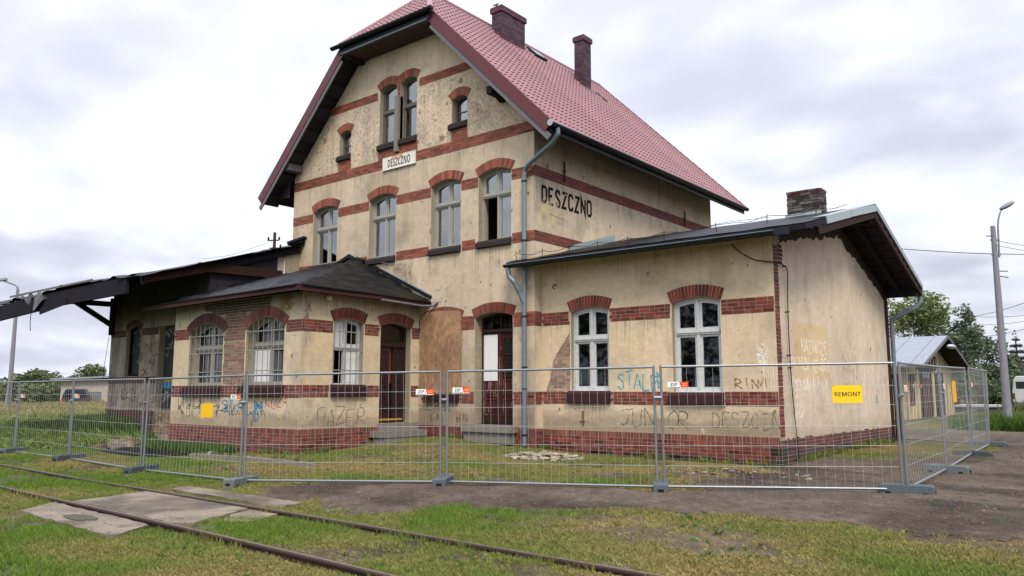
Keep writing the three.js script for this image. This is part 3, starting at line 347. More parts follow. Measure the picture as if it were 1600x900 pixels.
// ===== low annexe to the right
const annTop = (z) => (z > -20.1 ? lerp(4.60, 5.80, (-15.2 - z) / 4.9) : lerp(5.80, 4.33, (-20.1 - z) / 4.5));
{
  const pts = [[-11.82, -0.4], [-5.932, -0.4], [-5.932, 4.68], [-11.82, 4.68]];
  const bare = ragged([[-11.70, 1.47], [-10.98, 1.47], [-10.98, 2.86], [-11.12, 2.66], [-11.32, 2.42], [-11.46, 2.20], [-11.54, 1.9]], 0.035, 3, 0.09);
  const map = plasterMap(-11.82, -5.93, -0.4, 4.7, 190, { seed: 11, base: [186, 162, 116], alt: [158, 140, 110], streak: 0.25, paleAmt: 0.25, extra: (u, v) => 1 - 0.10 * smooth(1.2, 0.6, v) }, (x, P) => {
    const r = rng(5), blot = (u, v, w, h, n, c, s) => { for (let i = 0; i < n; i++) { const [a, b] = P(u + r() * w, v + r() * h); x.fillStyle = c(r()); x.beginPath(); x.ellipse(a, b, 1 + r() * s, 1 + r() * s, r() * 3, 0, 7); x.fill(); } };
    blot(-9.6, 2.0, 1.1, 0.9, 110, (k) => `rgba(222,206,160,${0.08 + k * 0.35})`, 11); blot(-9.5, 2.2, 0.9, 0.6, 60, (k) => `rgba(205,160,80,${0.08 + k * 0.2})`, 9); blot(-11.6, 2.4, 0.5, 0.7, 60, (k) => `rgba(218,204,165,${0.1 + k * 0.25})`, 9);
    tide(x, P, -11.8, -5.9, 0.78, 9, 0.5); flakes(x, P, -11.7, -6, 0.6, 1.15, 60, 61, 0.5); flakes(x, P, -11.7, -6, 1.5, 3.0, 90, 62, 0.25); flakes(x, P, -11.7, -6, 3.5, 4.6, 30, 63, 0.4); for (const o of [A1, A2]) runs(x, P, o.u0 - 0.15, o.u1 + 0.05, 1.16, 0.6, 14, Math.round(o.u0 * -13)); runs(x, P, -11.7, -6, 3.06, 0.7, 50, 75); runs(x, P, -11.7, -6, 4.6, 0.9, 40, 76);
    scrawl(x, P, 'STALE', -9.66, 1.52, 0.17, 0.34, 0.055, 'rgba(48,140,165,0.92)', 5.6, 0.12, 6); squiggle(x, P, -8.66, 1.5, 0.18, 0.4, 5, 'rgba(48,140,165,0.9)', 5.5, 4);
    scrawl(x, P, 'JUNIOR', -9.58, 0.72, 0.23, 0.36, 0.055, 'rgba(66,63,62,0.52)', 4.6, 0.10, 21); scrawl(x, P, 'DESZCZN', -7.36, 0.74, 0.15, 0.30, 0.06, 'rgba(84,76,68,0.48)', 4.2, 0.09, 12);
    scrawl(x, P, 'RINA', -6.84, 1.56, 0.13, 0.17, 0.05, 'rgba(118,88,54,0.6)', 6, 0.12, 9);
    blot(-6.34, 1.95, 0.22, 0.5, 70, (k) => `rgba(228,224,214,${0.2 + k * 0.6})`, 6); x.strokeStyle = 'rgba(225,220,208,0.6)'; for (let i = 0; i < 12; i++) { x.lineWidth = 1 + r() * 2; const u = -6.32 + r() * 0.3; x.beginPath(); x.moveTo(...P(u, 2.1 + r() * 0.2)); x.lineTo(...P(u + 0.03 * r(), 1.9 - r() * 0.75)); x.stroke(); }
    blot(-6.28, 3.5, 0.12, 0.5, 26, (k) => `rgba(214,206,188,${0.15 + k * 0.3})`, 5); blot(-11.0, 0.6, 0.3, 0.5, 14, (k) => `rgba(120,104,82,${0.2 + k * 0.3})`, 3);
    x.strokeStyle = 'rgba(96,62,40,0.85)'; x.lineWidth = 2; x.beginPath(); x.moveTo(...P(-10.97, 2.88)); for (const p of [[-11.12, 2.67], [-11.32, 2.43], [-11.47, 2.2], [-11.56, 1.9]]) x.lineTo(...P(...p)); x.stroke();
  });
  wallFace(F.ann, pts, [A1, A2], map, { bare: [bare] });
  courses(F.ann, -11.72, -10.96, 1.47, 2.9, 19, TONES.bare, { d: -0.011, pale: true, skip: (u, v) => u < -11.6 && v > 2.1 || (v > 2.5 && u < -11.35) });
  const O = { pale: true };
  band(F.ann, [[-11.82, -10.98], [-9.85, -8.28], [-7.08, -5.94]], 3.07, 3.39, 4, TONES.ann, O); band(F.ann, [[-11.82, -11.08], [-9.84, -8.33], [-7.06, -5.94]], 1.17, 1.465, 4, TONES.ann, O);
  soldiers(F.ann, -11.80, -5.93, 0.435, 0.565, TONES.ann, { ...O, out: 0.02 }); courses(F.ann, -11.80, -5.905, -0.12, 0.435, 7, TONES.ann, { ...O, d: 0.03, tones: (v, u) => { const s = smooth(0.25, -0.05, v + 0.3 * (fbm(u * 2, v * 3) - 0.5)) * 0.8 + smooth(-6.25, -5.95, u) * smooth(0.42, 0.3, v); return s > 0.5 ? TONES.sooty : TONES.ann; } });
  for (const o of [A1, A2]) { arch(F.ann, o, 0.27, TONES.ann, O); windowIn(F.ann, o, { recess: 0.11, fw: 0.06, sw: 0.055, vt: o === A1 ? 2.70 : 2.74, sill: [o.u0 - 0.11, o.u1 + 0.03, 1.185, o.v0 - 0.045, 0.10], sillMat: M.sillRed, inner: true }); }
  wpart(ST, 'wall_anchor', merge([box(-10.63, -10.60, 0.66, 1.02, -15.735, -15.71), box(-10.70, -10.57, 0.76, 0.78, -15.735, -15.715)]), M.rust); wpart(ST, 'lamp_hook', new THREE.TorusGeometry(0.05, 0.012, 6, 14, 4.6).translate(-11.4, 4.03, -15.70), M.iron);
  // end wall
  const endOut = []; for (let k = 0; k <= 16; k++) { const u = lerp(24.1, 15.76, k / 16); endOut.push([u, annTop(-u) - 0.03]); }
  const coatTop = []; { const r = rng(8); for (let k = 0; k <= 60; k++) { const u = lerp(24.1, 15.98, k / 60), drop = 0.20 + 0.20 * smooth(17, 20, u) * (u < 21.5 ? 1 : 0.75) + 0.1 * fbm(u * 2.5, 3, 2); coatTop.push([u + (r() - 0.5) * 0.06, annTop(-u) - drop - r() * 0.10 - (u < 16.25 ? 0.05 : 0)]); } }
  const eb = ragged([[15.99, 0.52], [24.1, 0.50]], 0.05, 12, 0.15).filter((p) => p[0] > 15.9 && p[0] < 24.1).sort((a, b) => a[0] - b[0]).filter((p, i, l) => !i || p[0] - l[i - 1][0] > 0.05);
  const emap = plasterMap(15.74, 24.1, 0, 5.8, 150, { seed: 29, base: [184, 163, 126], alt: [164, 147, 118], pale: [206, 192, 162], streak: 0.12, paleAmt: 0.4 }, (x, P) => {
    flakes(x, P, 16.1, 24, 0.6, 4.6, 160, 64, 0.35); tide(x, P, 15.9, 24.1, 0.55, 15, 0.2); runs(x, P, 16.1, 24, 4.6, 2.4, 30, 77, '110,96,76');
    let p = P(16.66, 2.95), q = P(18.95, 1.72); x.fillStyle = 'rgba(205,165,95,0.3)'; x.fillRect(p[0], p[1], q[0] - p[0], q[1] - p[1]);
    const wc = 'rgba(236,230,218,0.72)', w2 = 'rgba(236,230,218,0.58)'; scrawl(x, P, 'NAZAWSZE', 17.18, 2.32, 0.15, 0.26, 0.06, wc, 4.6, 0.08, 4); scrawl(x, P, 'ZWIAZ6BEK', 17.22, 1.94, 0.15, 0.25, 0.05, wc, 4.4, 0.1, 14); scrawl(x, P, 'ANKA X', 17.4, 1.52, 0.18, 0.26, 0.06, w2, 4.4, 0.1, 24);
    scrawl(x, P, 'PIPA', 16.52, 1.92, 0.14, 0.24, 0.05, wc, 5, 0.1, 34); scrawl(x, P, 'KOCHAM', 16.52, 1.5, 0.11, 0.24, 0.045, w2, 4.6, 0.1, 44); scrawl(x, P, 'CIE', 16.68, 1.2, 0.14, 0.2, 0.05, w2, 4.6, 0.1, 54); scrawl(x, P, 'AGA', 16.68, 0.92, 0.15, 0.22, 0.05, w2, 4.6, 0.1, 64);
    for (let i = 0; i < 4; i++) squiggle(x, P, 19.9 + i * 0.42, 1.6, 0.45, 0.9, 3, 'rgba(120,108,100,0.5)', 2.2, 70 + i); scrawl(x, P, 'CHW', 20.0, 1.7, 0.34, 0.6, 0.16, 'rgba(112,100,92,0.5)', 2.4, 0.1, 7);
    const r = rng(77); for (let i = 0; i < 60; i++) { const [a, b] = P(22.6 + r() * 0.9, 0.9 + r() * 0.9); x.fillStyle = `rgba(${150 + r() * 30},${138 + r() * 20},${168 + r() * 20},${0.1 + r() * 0.25})`; x.beginPath(); x.ellipse(a, b, 2 + r() * 8, 2 + r() * 12, r(), 0, 7); x.fill(); } p = P(22.75, 1.35); x.fillStyle = 'rgba(60,110,80,0.8)'; x.fillRect(p[0], p[1], 10, 34); for (let i = 0; i < 30; i++) { const [a, b] = P(20.9 + r() * 0.35, 0.6 + r() * 0.5); x.fillStyle = `rgba(168,150,180,${0.1 + r() * 0.2})`; x.beginPath(); x.ellipse(a, b, 5, 9, 0, 0, 7); x.fill(); }
    for (let i = 0; i < 50; i++) { const u = 16.2 + r() * 7.6, [a, b] = P(u, 4.6 - r() * 1.6); x.fillStyle = `rgba(208,192,160,${0.02 + r() * 0.06})`; x.fillRect(a, b, 3 + r() * 10, 80 + r() * 260); }
  });
  wallFace(F.end, [[15.757, -0.4], [24.1, -0.4], ...endOut], [], emap, { coatPts: [...eb, [24.1, 0.5], ...coatTop], wallMat: M.bareWall });
  courses(F.end, 15.745, 15.995, 0.565, 4.45, 50, TONES.quoin, { pale: true, d: 0.006 }); courses(F.end, 16.0, 16.28, 4.08, 4.5, 5, TONES.sooty, { d: 0.004 });
  courses(F.end, 15.715, 24.1, -0.12, 0.50, 8, TONES.por, { pale: true, d: 0.004, tones: (v, u) => (u < 16.1 && v < 0.35 ? TONES.sooty : v < 0.12 + 0.2 * fbm(u, 3) ? [0.10, 0.058, 0.05] : [0.15, 0.055, 0.046]) });
  courses(F.end, 15.9, 24.1, 4.1, 5.75, 21, TONES.sooty, { d: -0.009, noMortar: true, skip: (u, v) => v > annTop(-u) - 0.08 || v < annTop(-u) - 0.8 });
  wpart(ST, 'wall', merge([box(-11.4, -6.32, -0.4, 4.3, -24.1, -23.72)]), M.plaster); wpart(ST, 'corner_pier', box(-6.3, -5.905, -0.3, 4.36, -24.36, -24.105), M.bareWall); wpart(ST, 'floor', box(-11.4, -6.35, 0.3, 0.6, -23.7, -16.15), M.room); wpart(ST, 'partition', merge([box(-11.4, -6.35, 0.6, 4.3, -19.6, -19.5), box(-9.3, -9.2, 0.6, 4.3, -19.5, -16.15), box(-11.4, -6.35, 4.3, 4.4, -23.7, -16.15)]), M.room);
  // lightning cable down the end wall
  wpart(ST, 'cable', tube([V(-6.78, 4.54, -15.69), V(-6.62, 4.36, -15.70), V(-6.3, 4.16, -15.70), V(-5.90, 4.07, -15.72), V(-5.87, 4.05, -16.2), V(-5.87, 3.92, -16.36), V(-5.88, 3.2, -16.32), V(-5.87, 2.35, -16.28), V(-5.88, 1.5, -16.36), V(-5.88, 0.6, -16.5), V(-5.87, 0.1, -16.55)], 0.012, 6, 0.4), M.dark);
  for (const [y, z] of [[4.05, -16.25], [3.1, -16.3], [2.2, -16.28], [1.95, -16.31]]) wpart(ST, 'cable_clip', rod(V(-5.93, y, z), V(-5.85, y, z), 0.016), M.iron);
}
// annexe roof: bitumen felt on boards
const RX = -5.03, annR = (z) => (z > -20.1 ? lerp(4.66, 5.92, (-15.12 - z) / 4.98) : lerp(5.92, 4.40, (-20.1 - z) / 4.5));
{
  const bump = (x, z) => 0.02 * (fbm(x * 1.4, z * 1.4, 3) - 0.5) + 0.012 * Math.sin(x * 6.3) * 0.3, felt = [];
  felt.push(grid(70, 60, (s, t) => { const x = lerp(-11.80, RX, s), z = lerp(-15.12, -24.6, t); return [x, annR(z) + 0.02 + bump(x, z), z]; }, (s, t) => [s * 7, t * 10]), grid(8, 4, (s, t) => { const x = lerp(-12.45, -11.80, s), z = lerp(-15.12, -15.43, t); return [x, annR(z) + 0.02 + bump(x, z), z]; }));
  wpart(ST, 'roof', merge(felt), M.felt, 'black felt roof of the low annexe');
  for (const [z0, z1] of [[-15.12, -20.1], [-20.1, -24.6]]) wpart(ST, 'roof_boarding', merge([slab(V(-11.80, annR(z0), z0), V(RX, annR(z0), z0), V(RX, annR(z1), z1), V(-11.80, annR(z1), z1), 0.10)]), M.soffit);
  wpart(ST, 'roof_boarding', slab(V(-12.45, 4.66, -15.12), V(-11.80, 4.66, -15.12), V(-11.80, annR(-15.43), -15.43), V(-12.45, annR(-15.43), -15.43), 0.1), M.soffit);
  for (let k = 0; k < 22; k++) { const s = (k + 0.5) / 22, z = s < 0.53 ? lerp(-15.2, -20.0, s / 0.53) : lerp(-20.2, -24.5, (s - 0.53) / 0.47), sl = z > -20.1 ? 0.253 : -0.338, w = 0.19; wpart(ST, 'soffit_board', slab(V(-5.92, annR(z) - 0.105 - sl * w / 2, z + w / 2), V(RX + 0.02, annR(z) - 0.105 - sl * w / 2, z + w / 2), V(RX + 0.02, annR(z) - 0.105 + sl * w / 2, z - w / 2), V(-5.92, annR(z) - 0.105 + sl * w / 2, z - w / 2), 0.018 + 0.008 * (k % 2)), M.soffit); }
  // verge: brown rafters, pale metal trim
  wpart(ST, 'verge_rafter', bar(V(RX - 0.04, annR(-15.9) - 0.20, -15.9), V(RX - 0.04, annR(-20.1) - 0.20, -20.1), 0.07, 0.18), M.brownWood); wpart(ST, 'verge_rafter', bar(V(RX - 0.04, annR(-20.1) - 0.20, -20.1), V(RX - 0.04, annR(-24.6) - 0.18, -24.6), 0.07, 0.16), M.brownWood);
  wpart(ST, 'verge_rafter', bar(V(-5.55, annR(-20.1) - 0.23, -20.1), V(-5.55, annR(-24.4) - 0.21, -24.4), 0.1, 0.16), M.oldWood);
  wpart(ST, 'purlin', box(-6.2, RX - 0.09, 5.50, 5.68, -20.2, -20.02), M.oldWood); wpart(ST, 'purlin', box(-6.1, RX - 0.05, 4.12, 4.27, -24.34, -24.2), M.oldWood);
  wpart(ST, 'verge_trim', merge([bar(V(RX + 0.01, annR(-16.35) - 0.035, -16.35), V(RX + 0.01, annR(-18.1) - 0.035, -18.1), 0.03, 0.16), bar(V(RX + 0.012, annR(-18.1) - 0.03, -18.1), V(RX + 0.012, annR(-20.14) - 0.03, -20.14), 0.034, 0.16)]), M.flash); wpart(ST, 'verge_trim', bar(V(RX + 0.01, annR(-20.1) - 0.0, -20.1), V(RX + 0.01, annR(-24.62) - 0.0, -24.62), 0.03, 0.10), M.flash);
  wpart(ST, 'verge_trim', slab(V(RX - 0.3, annR(-16.4) + 0.05, -16.4), V(RX + 0.03, annR(-16.4) + 0.05, -16.4), V(RX + 0.03, annR(-20.1) + 0.055, -20.1), V(RX - 0.3, annR(-20.1) + 0.055, -20.1), 0.008), M.flash); wpart(ST, 'verge_trim', slab(V(RX - 0.2, annR(-20.1) + 0.055, -20.1), V(RX + 0.03, annR(-20.1) + 0.055, -20.1), V(RX + 0.03, annR(-24.62) + 0.05, -24.62), V(RX - 0.2, annR(-24.62) + 0.05, -24.62), 0.008), M.flash);
  // gutters and rain pipes
  const half = (x0, x1, y, z, r) => { const g = new THREE.CylinderGeometry(r, r, x1 - x0, 14, 1, true, Math.PI, Math.PI); return g.rotateZ(Math.PI / 2).translate((x0 + x1) / 2, y, z); };
  wpart(ST, 'gutter', half(-12.45, -5.62, 4.58, -15.04, 0.075), M.gutter); wpart(ST, 'fascia', box(-12.45, -5.35, 4.50, 4.64, -15.13, -15.10), M.gutter); wpart(ST, 'gutter_rim', rod(V(-12.45, 4.575, -14.965), V(-5.62, 4.575, -14.965), 0.009), M.pipe);
  wpart(ST, 'gutter', half(-11.5, RX, 4.33, -24.70, 0.07), M.pipe);
  wpart(ST, 'downpipe', tube([V(-12.36, 4.52, -15.06), V(-12.34, 4.30, -15.08), V(-12.22, 4.16, -15.12), V(-12.12, 3.86, -15.26), V(-12.05, 3.6, -15.33)], 0.062, 10, 0.2), M.pipe);
  wpart(ST, 'downpipe', tube([V(-5.12, 4.34, -24.68), V(-5.12, 3.98, -24.66), V(-5.22, 3.84, -24.62), V(-5.75, 3.56, -24.44), V(-5.84, 3.44, -24.42), V(-5.84, 1.95, -24.42)], 0.062, 10, 0.05), M.pipe); wpart(ST, 'drain_pipe', merge([rod(V(-5.83, 0.0, -24.42), V(-5.83, 1.95, -24.42), 0.075, 10), rod(V(-5.83, 1.85, -24.42), V(-5.83, 1.97, -24.42), 0.095, 10)]), M.brownWood);
  // lightning conductor wire on small posts
  const r = rng(17), pts = []; for (let k = 0; k <= 26; k++) { const s = k / 26, x = lerp(-12.2, -5.4, s), z = s < 0.55 ? lerp(-15.2, -15.4, s) : lerp(-15.3, -19.2, (s - 0.55) / 0.45), y = annR(z) + 0.04, hgt = 0.10 + r() * 0.06; pts.push(V(x, y + hgt + (k % 3 ? -0.04 : 0.02), z)); if (k % 3 === 0) wpart(ST, 'wire_post', rod(V(x, y - 0.03, z), V(x + (r() - 0.5) * 0.04, y + hgt + 0.07, z), 0.010, 5), M.iron); }
  wpart(ST, 'lightning_wire', tube(pts, 0.007, 5, 0.5, 120), M.dark);
  wpart(ST, 'lightning_wire', tube([V(-11.79, 5.9, -21.3), V(-10.5, 5.86, -20.3), V(-9.0, 6.02, -20.1), V(-7.6, 5.98, -20.0)], 0.007, 5, 0.4), M.dark);
  // rough stone-like annexe chimney
  const ch = sub(ST, 'chimney'); ch.userData.label = 'squat weathered grey brick chimney on the annexe'; fp({ m: I4() }, 'core', box(-7.03, -6.24, 5.6, 6.52, -20.30, -19.87), M.mortarPale, ch); const rr = rng(61), ST1 = ['#565352', '#67635f', '#75716c', '#403d3c', '#553a38'].map((c) => std(c, 0.95, { ...gM(0.2), ...gB(0.15, 0.01) }));
  for (let i = 0; i < 8; i++) { const y = 5.93 + i * 0.075; let x = -7.05 - (i % 2 ? 0.1 : 0); while (x < -6.23) { const L = 0.13 + rr() * 0.14, a = Math.max(x, -7.06), b = Math.min(x + L, -6.225); if (b - a > 0.04) fp({ m: I4() }, 'stone', box(a, b - 0.012, y, y + 0.064, -19.88, -19.85 + rr() * 0.022), ST1[i > 5 && rr() < 0.6 ? 4 : Math.floor(rr() * 4)], ch); x += L; } for (let k = 0; k < 2; k++) fp({ m: I4() }, 'stone', box(-6.25, -6.215 + rr() * 0.02, y, y + 0.064, -20.30 + k * 0.22, -20.30 + k * 0.22 + 0.2), ST1[Math.floor(rr() * 4)], ch); }
  fp({ m: I4() }, 'flashing', merge([box(-7.1, -6.2, 5.78, 5.93, -19.84, -19.80)]), M.flash, ch);
  // broken plaster and torn flashing where the annexe roof meets the main wall
  wpart(ST, 'roof_upstand', quads([[V(-11.79, annR(-16.6) + 0.0, -16.6), V(-11.79, annR(-19.2) + 0.02, -19.2), V(-11.785, annR(-19.2) + 0.22, -19.2), V(-11.785, annR(-17.2) + 0.16, -17.2)]]), M.flash);
}
// ===== hipped porch in front of the gable
{
  const hp = [[-21.8, -0.5], [-15.852, -0.5], [-15.852, 3.86], [-21.8, 3.86]];
  const bare = ragged([[-19.2, 1.63], [-18.22, 1.63], [-18.22, 3.0], [-17.9, 3.32], [-17.2, 3.6], [-17.05, 3.84], [-20.3, 3.84], [-20.2, 3.64], [-19.6, 3.52], [-19.22, 3.2]], 0.05, 5, 0.12);
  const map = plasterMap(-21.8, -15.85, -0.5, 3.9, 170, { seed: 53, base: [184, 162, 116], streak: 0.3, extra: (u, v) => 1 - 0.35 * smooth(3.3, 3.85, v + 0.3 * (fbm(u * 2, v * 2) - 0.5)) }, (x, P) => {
    const g1 = 'rgba(58,50,48,0.85)', bl = 'rgba(40,125,170,0.95)'; for (let i = 0; i < 6; i++) squiggle(x, P, -21.4 + i * 0.42, 0.74, 0.45, 0.5, 4, g1, 3.8, 100 + i); scrawl(x, P, 'RUH', -21.35, 0.78, 0.3, 0.45, 0.12, g1, 4, 0.15, 3);
    scrawl(x, P, 'STAL', -19.15, 0.92, 0.27, 0.34, 0.09, bl, 7, 0.12, 13); for (let i = 0; i < 4; i++) squiggle(x, P, -19.15 + i * 0.42, 0.68, 0.4, 0.55, 4, 'rgba(52,50,56,0.75)', 4, 200 + i); squiggle(x, P, -17.75, 0.66, 0.5, 0.6, 7, bl, 6.5, 4);
    scrawl(x, P, 'KOZA', -17.2, 1.06, 0.17, 0.26, 0.05, 'rgba(160,52,42,0.85)', 4, 0.1, 31); scrawl(x, P, 'MILA', -17.0, 0.78, 0.11, 0.13, 0.05, 'rgba(80,66,60,0.7)', 2.6, 0.16, 33); squiggle(x, P, -17.5, 0.8, 0.35, 0.5, 6, 'rgba(80,64,56,0.6)', 2.4, 44);
    flakes(x, P, -21.7, -15.9, 0.6, 3.7, 130, 65, 0.4); tide(x, P, -21.8, -15.8, 0.72, 25, 0.5); runs(x, P, -21.7, -15.9, 3.8, 0.8, 50, 78); runs(x, P, -21.7, -15.9, 1.3, 0.5, 40, 79);
    x.fillStyle = 'rgba(120,84,40,0.35)'; for (let i = 0; i < 30; i++) { const r = rng(i + 3), [a, b] = P(-16.75 + r() * 0.6, 3.45 + r() * 0.35); x.beginPath(); x.ellipse(a, b, 6 + r() * 14, 5 + r() * 10, 0, 0, 7); x.fill(); }
  });
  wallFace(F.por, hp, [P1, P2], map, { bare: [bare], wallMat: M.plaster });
  courses(F.por, -20.4, -17.0, 3.5, 3.84, 5, [0.075, 0.05, 0.042], { d: -0.011 }); courses(F.por, -19.24, -18.2, 1.63, 2.76, 15, [0.30, 0.185, 0.135], { d: -0.011, pale: true }); courses(F.por, -19.24, -18.2, 2.78, 3.5, 9, [0.20, 0.105, 0.08], { d: -0.011 });
  const O = { pale: true }, tn = TONES.por;
  band(F.por, [[-21.8, -21.0], [-16.47, -15.84]], 2.90, 3.19, 4, tn, O); band(F.por, [[-21.8, -21.05], [-19.2, -18.3], [-16.45, -15.84]], 1.31, 1.62, 4, tn, O);
  soldiers(F.por, -21.82, -15.83, 0.45, 0.575, tn, { ...O, out: 0.02 }); courses(F.por, -21.82, -15.82, -0.36, 0.45, 10, tn, { ...O, d: 0.03 });
  arch(F.por, P1, 0.28, TONES.dim); arch(F.por, P2, 0.28, tn, O);
  windowIn(F.por, P1, { recess: 0.2, frame: M.oldWhite, vt: 2.62, fw: 0.05, sw: 0.05, grille: 8, sill: [-21.1, -19.2, 1.33, 1.565, 0.12], sillMat: M.sillPorch, inner: true }); windowIn(F.por, P2, { recess: 0.2, frame: M.oldWhite, vt: 2.62, fw: 0.05, sw: 0.05, grille: 8, boards: [0], sill: [-18.28, -16.46, 1.33, 1.57, 0.12], sillMat: M.sillPorch, inner: true });
  const sp = [[11.565, -0.5], [15.447, -0.5], [15.447, 3.86], [11.565, 3.86]];
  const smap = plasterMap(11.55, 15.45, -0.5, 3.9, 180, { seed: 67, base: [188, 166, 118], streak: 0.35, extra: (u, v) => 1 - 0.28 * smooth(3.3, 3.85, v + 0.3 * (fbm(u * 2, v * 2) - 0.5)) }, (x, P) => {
    flakes(x, P, 11.6, 15.4, 0.6, 3.7, 90, 66, 0.4); tide(x, P, 11.5, 15.5, 0.72, 35, 0.5); runs(x, P, 11.6, 15.4, 3.8, 0.8, 30, 80);
    scrawl(x, P, 'PAZER', 12.1, 0.68, 0.24, 0.40, 0.06, 'rgba(100,66,52,0.65)', 4, 0.12, 15); const r = rng(6); for (let i = 0; i < 46; i++) { const [a, b] = P(11.6 + r() * 0.9, 1.7 + r() * 1.2); x.fillStyle = `rgba(200,150,76,${0.05 + r() * 0.16})`; x.beginPath(); x.ellipse(a, b, 3 + r() * 12, 6 + r() * 18, 0, 0, 7); x.fill(); }
    for (let i = 0; i < 30; i++) { const [a, b] = P(11.58 + r() * 0.75, 0.6 + r() * 0.7); x.fillStyle = `rgba(128,120,110,${0.06 + r() * 0.14})`; x.fillRect(a, b, 10 + r() * 30, 10 + r() * 40); } squiggle(x, P, 11.58, 2.5, 0.25, 0.9, 8, 'rgba(70,58,50,0.6)', 1.6, 9); squiggle(x, P, 11.6, 3.1, 0.25, 0.6, 8, 'rgba(60,50,44,0.7)', 1.8, 19);
  });
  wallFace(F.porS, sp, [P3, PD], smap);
  band(F.porS, [[11.55, 12.47], [13.50, 14.0], [15.17, 15.45]], 2.90, 3.20, 4, tn, O); band(F.porS, [[11.55, 12.40], [13.55, 14.02], [15.16, 15.45]], 1.32, 1.62, 4, tn, O);
  soldiers(F.porS, 11.53, 14.0, 0.45, 0.575, tn, { ...O, out: 0.02 }); courses(F.porS, 11.52, 14.0, -0.36, 0.45, 10, tn, { ...O, d: 0.03, tones: (v, u) => (u < 12.5 && v < 0.2 && br() < 0.6 ? [0.20, 0.036, 0.026] : tn) }); courses(F.porS, 15.15, 15.45, -0.3, 0.57, 10, tn, O);
  arch(F.porS, P3, 0.28, tn, O); arch(F.porS, PD, 0.27, tn, {});
  windowIn(F.porS, P3, { recess: 0.16, frame: M.white, vt: 2.57, fw: 0.045, sw: 0.045, grille: 6, boards: [1, 2], open: 0, sill: [12.44, 13.54, 1.34, 1.585, 0.11], sillMat: M.sillPorch, inner: true });
  // half-open porch door with a strip of reddish wood
  const g = sub(ST, 'door'), d = -0.22; g.userData.label = 'dark brown porch door standing ajar'; fp(F.porS, 'frame', ring(PD, 0.06, 0.1, d - 0.08), DBROWN, g); fp(F.porS, 'transom', box(PD.u0 + 0.05, PD.u1 - 0.05, 2.66, 2.78, d - 0.06, d + 0.04), DBROWN, g); fp(F.porS, 'fanlight', ext(outline(PD, 0.05, PD.u0, PD.u1, 2.75), [], 0.004, d - 0.04), M.glass, g);
  leaf(F.porS, g, 14.10, 14.56, 0.68, 2.66, d, DBROWN); leaf(F.porS, g, 14.70, 15.08, 0.68, 2.66, d - 0.02, DBROWN); fp(F.porS, 'jamb_strip', box(14.565, 14.69, 1.7, 2.66, d - 0.12, d - 0.08), std('#7c3c1e', 0.6), g); fp(F.porS, 'board', box(14.08, 15.02, 0.70, 0.75, d + 0.02, d + 0.05), std('#a98a3a', 0.8), g);
  wpart(ST, 'doorstep', merge([box(-15.84, -15.28, 0.30, 0.46, -15.25, -13.72), box(-15.95, -15.5, 0.462, 0.64, -15.12, -13.98), box(-15.7, -15.3, -0.05, 0.298, -15.2, -13.76)]), M.concrete);
  wpart(ST, 'wall_lamp', merge([new THREE.SphereGeometry(0.075, 14, 10).translate(-15.77, 3.76, -12.27), new THREE.CylinderGeometry(0.05, 0.05, 0.08, 12).rotateZ(Math.PI / 2).translate(-15.82, 3.76, -12.27)]), std('#cfc9bb', 0.4));
  wpart(ST, 'wall', box(-21.8, -21.44, -0.5, 3.86, -15.44, -11.95), M.plaster); wpart(ST, 'floor', box(-21.4, -16.25, 0.3, 0.62, -15.4, -11.95), M.room); wpart(ST, 'partition', merge([box(-21.4, -16.25, 3.7, 3.8, -15.4, -11.95), box(-18.9, -18.8, 0.6, 3.7, -15.4, -11.95), box(-21.4, -16.25, 0.6, 3.7, -14.2, -14.1)]), M.room);
  // wrinkled felt roof, hipped at the right front corner
  const ex = -15.43, ez = -11.12, y0 = 3.93, wrk = (x, z) => 0.08 * (fbm(x * 1.3 + 7, z * 1.3, 3) - 0.5) + 0.22 * Math.abs(fbm(x * 2.2 + 40, z * 0.7 + x * 0.9, 4) - 0.5) + 0.05 * Math.pow(Math.abs(Math.sin(3.2 * (z + 0.35 * x) + 2.5 * fbm(x * 0.8, z * 0.8, 2))), 6);
  const py = (x, z) => Math.min(y0 + 0.326 * (ez - z), y0 + 0.455 * (ex - x), y0 + 0.5 * (x + 23.0)) + wrk(x, z) * smooth(0, 0.2, Math.min(ez - z, ex - x)) - 0.06 * gauss(x, z, -22.4, -11.2, 1.2);
  wpart(ST, 'roof', grid(130, 80, (s, t) => { const x = lerp(-22.9, ex, s), z = lerp(ez, -15.44, t); return [x, py(x, z), z]; }, (s, t) => [s * 7.5, t * 4.3]), M.felt, 'wrinkled black felt roof of the porch');
  wpart(ST, 'roof_boarding', merge([grid(40, 20, (s, t) => { const x = lerp(-22.9, ex, s), z = lerp(ez, -15.44, t); return [x, Math.min(y0 + 0.326 * (ez - z), y0 + 0.455 * (ex - x)) - 0.07, z]; })]), M.soffit);
  wpart(ST, 'fascia', merge([bar(V(-22.9, 3.83, ez + 0.01), V(ex, 3.87, ez + 0.01), 0.025, 0.11), box(ex, ex + 0.025, 3.81, 3.92, -15.44, ez)]), std('#43292a', 0.7)); wpart(ST, 'eaves_edge', merge([tube([V(-22.9, 3.86, ez + 0.03), V(-21.5, 3.91, ez + 0.03), V(-18, 3.92, ez + 0.03), V(ex + 0.03, 3.94, ez + 0.03), V(ex + 0.03, 3.93, -13.5), V(ex + 0.05, 3.88, -15.42)], 0.028, 6, 0.05)]), M.felt);
  const hw = (r) => [V(-18.4, 5.40, -15.3), V(-18.88, 5.56, -15.36), V(-19.4, 5.34, -15.3)];
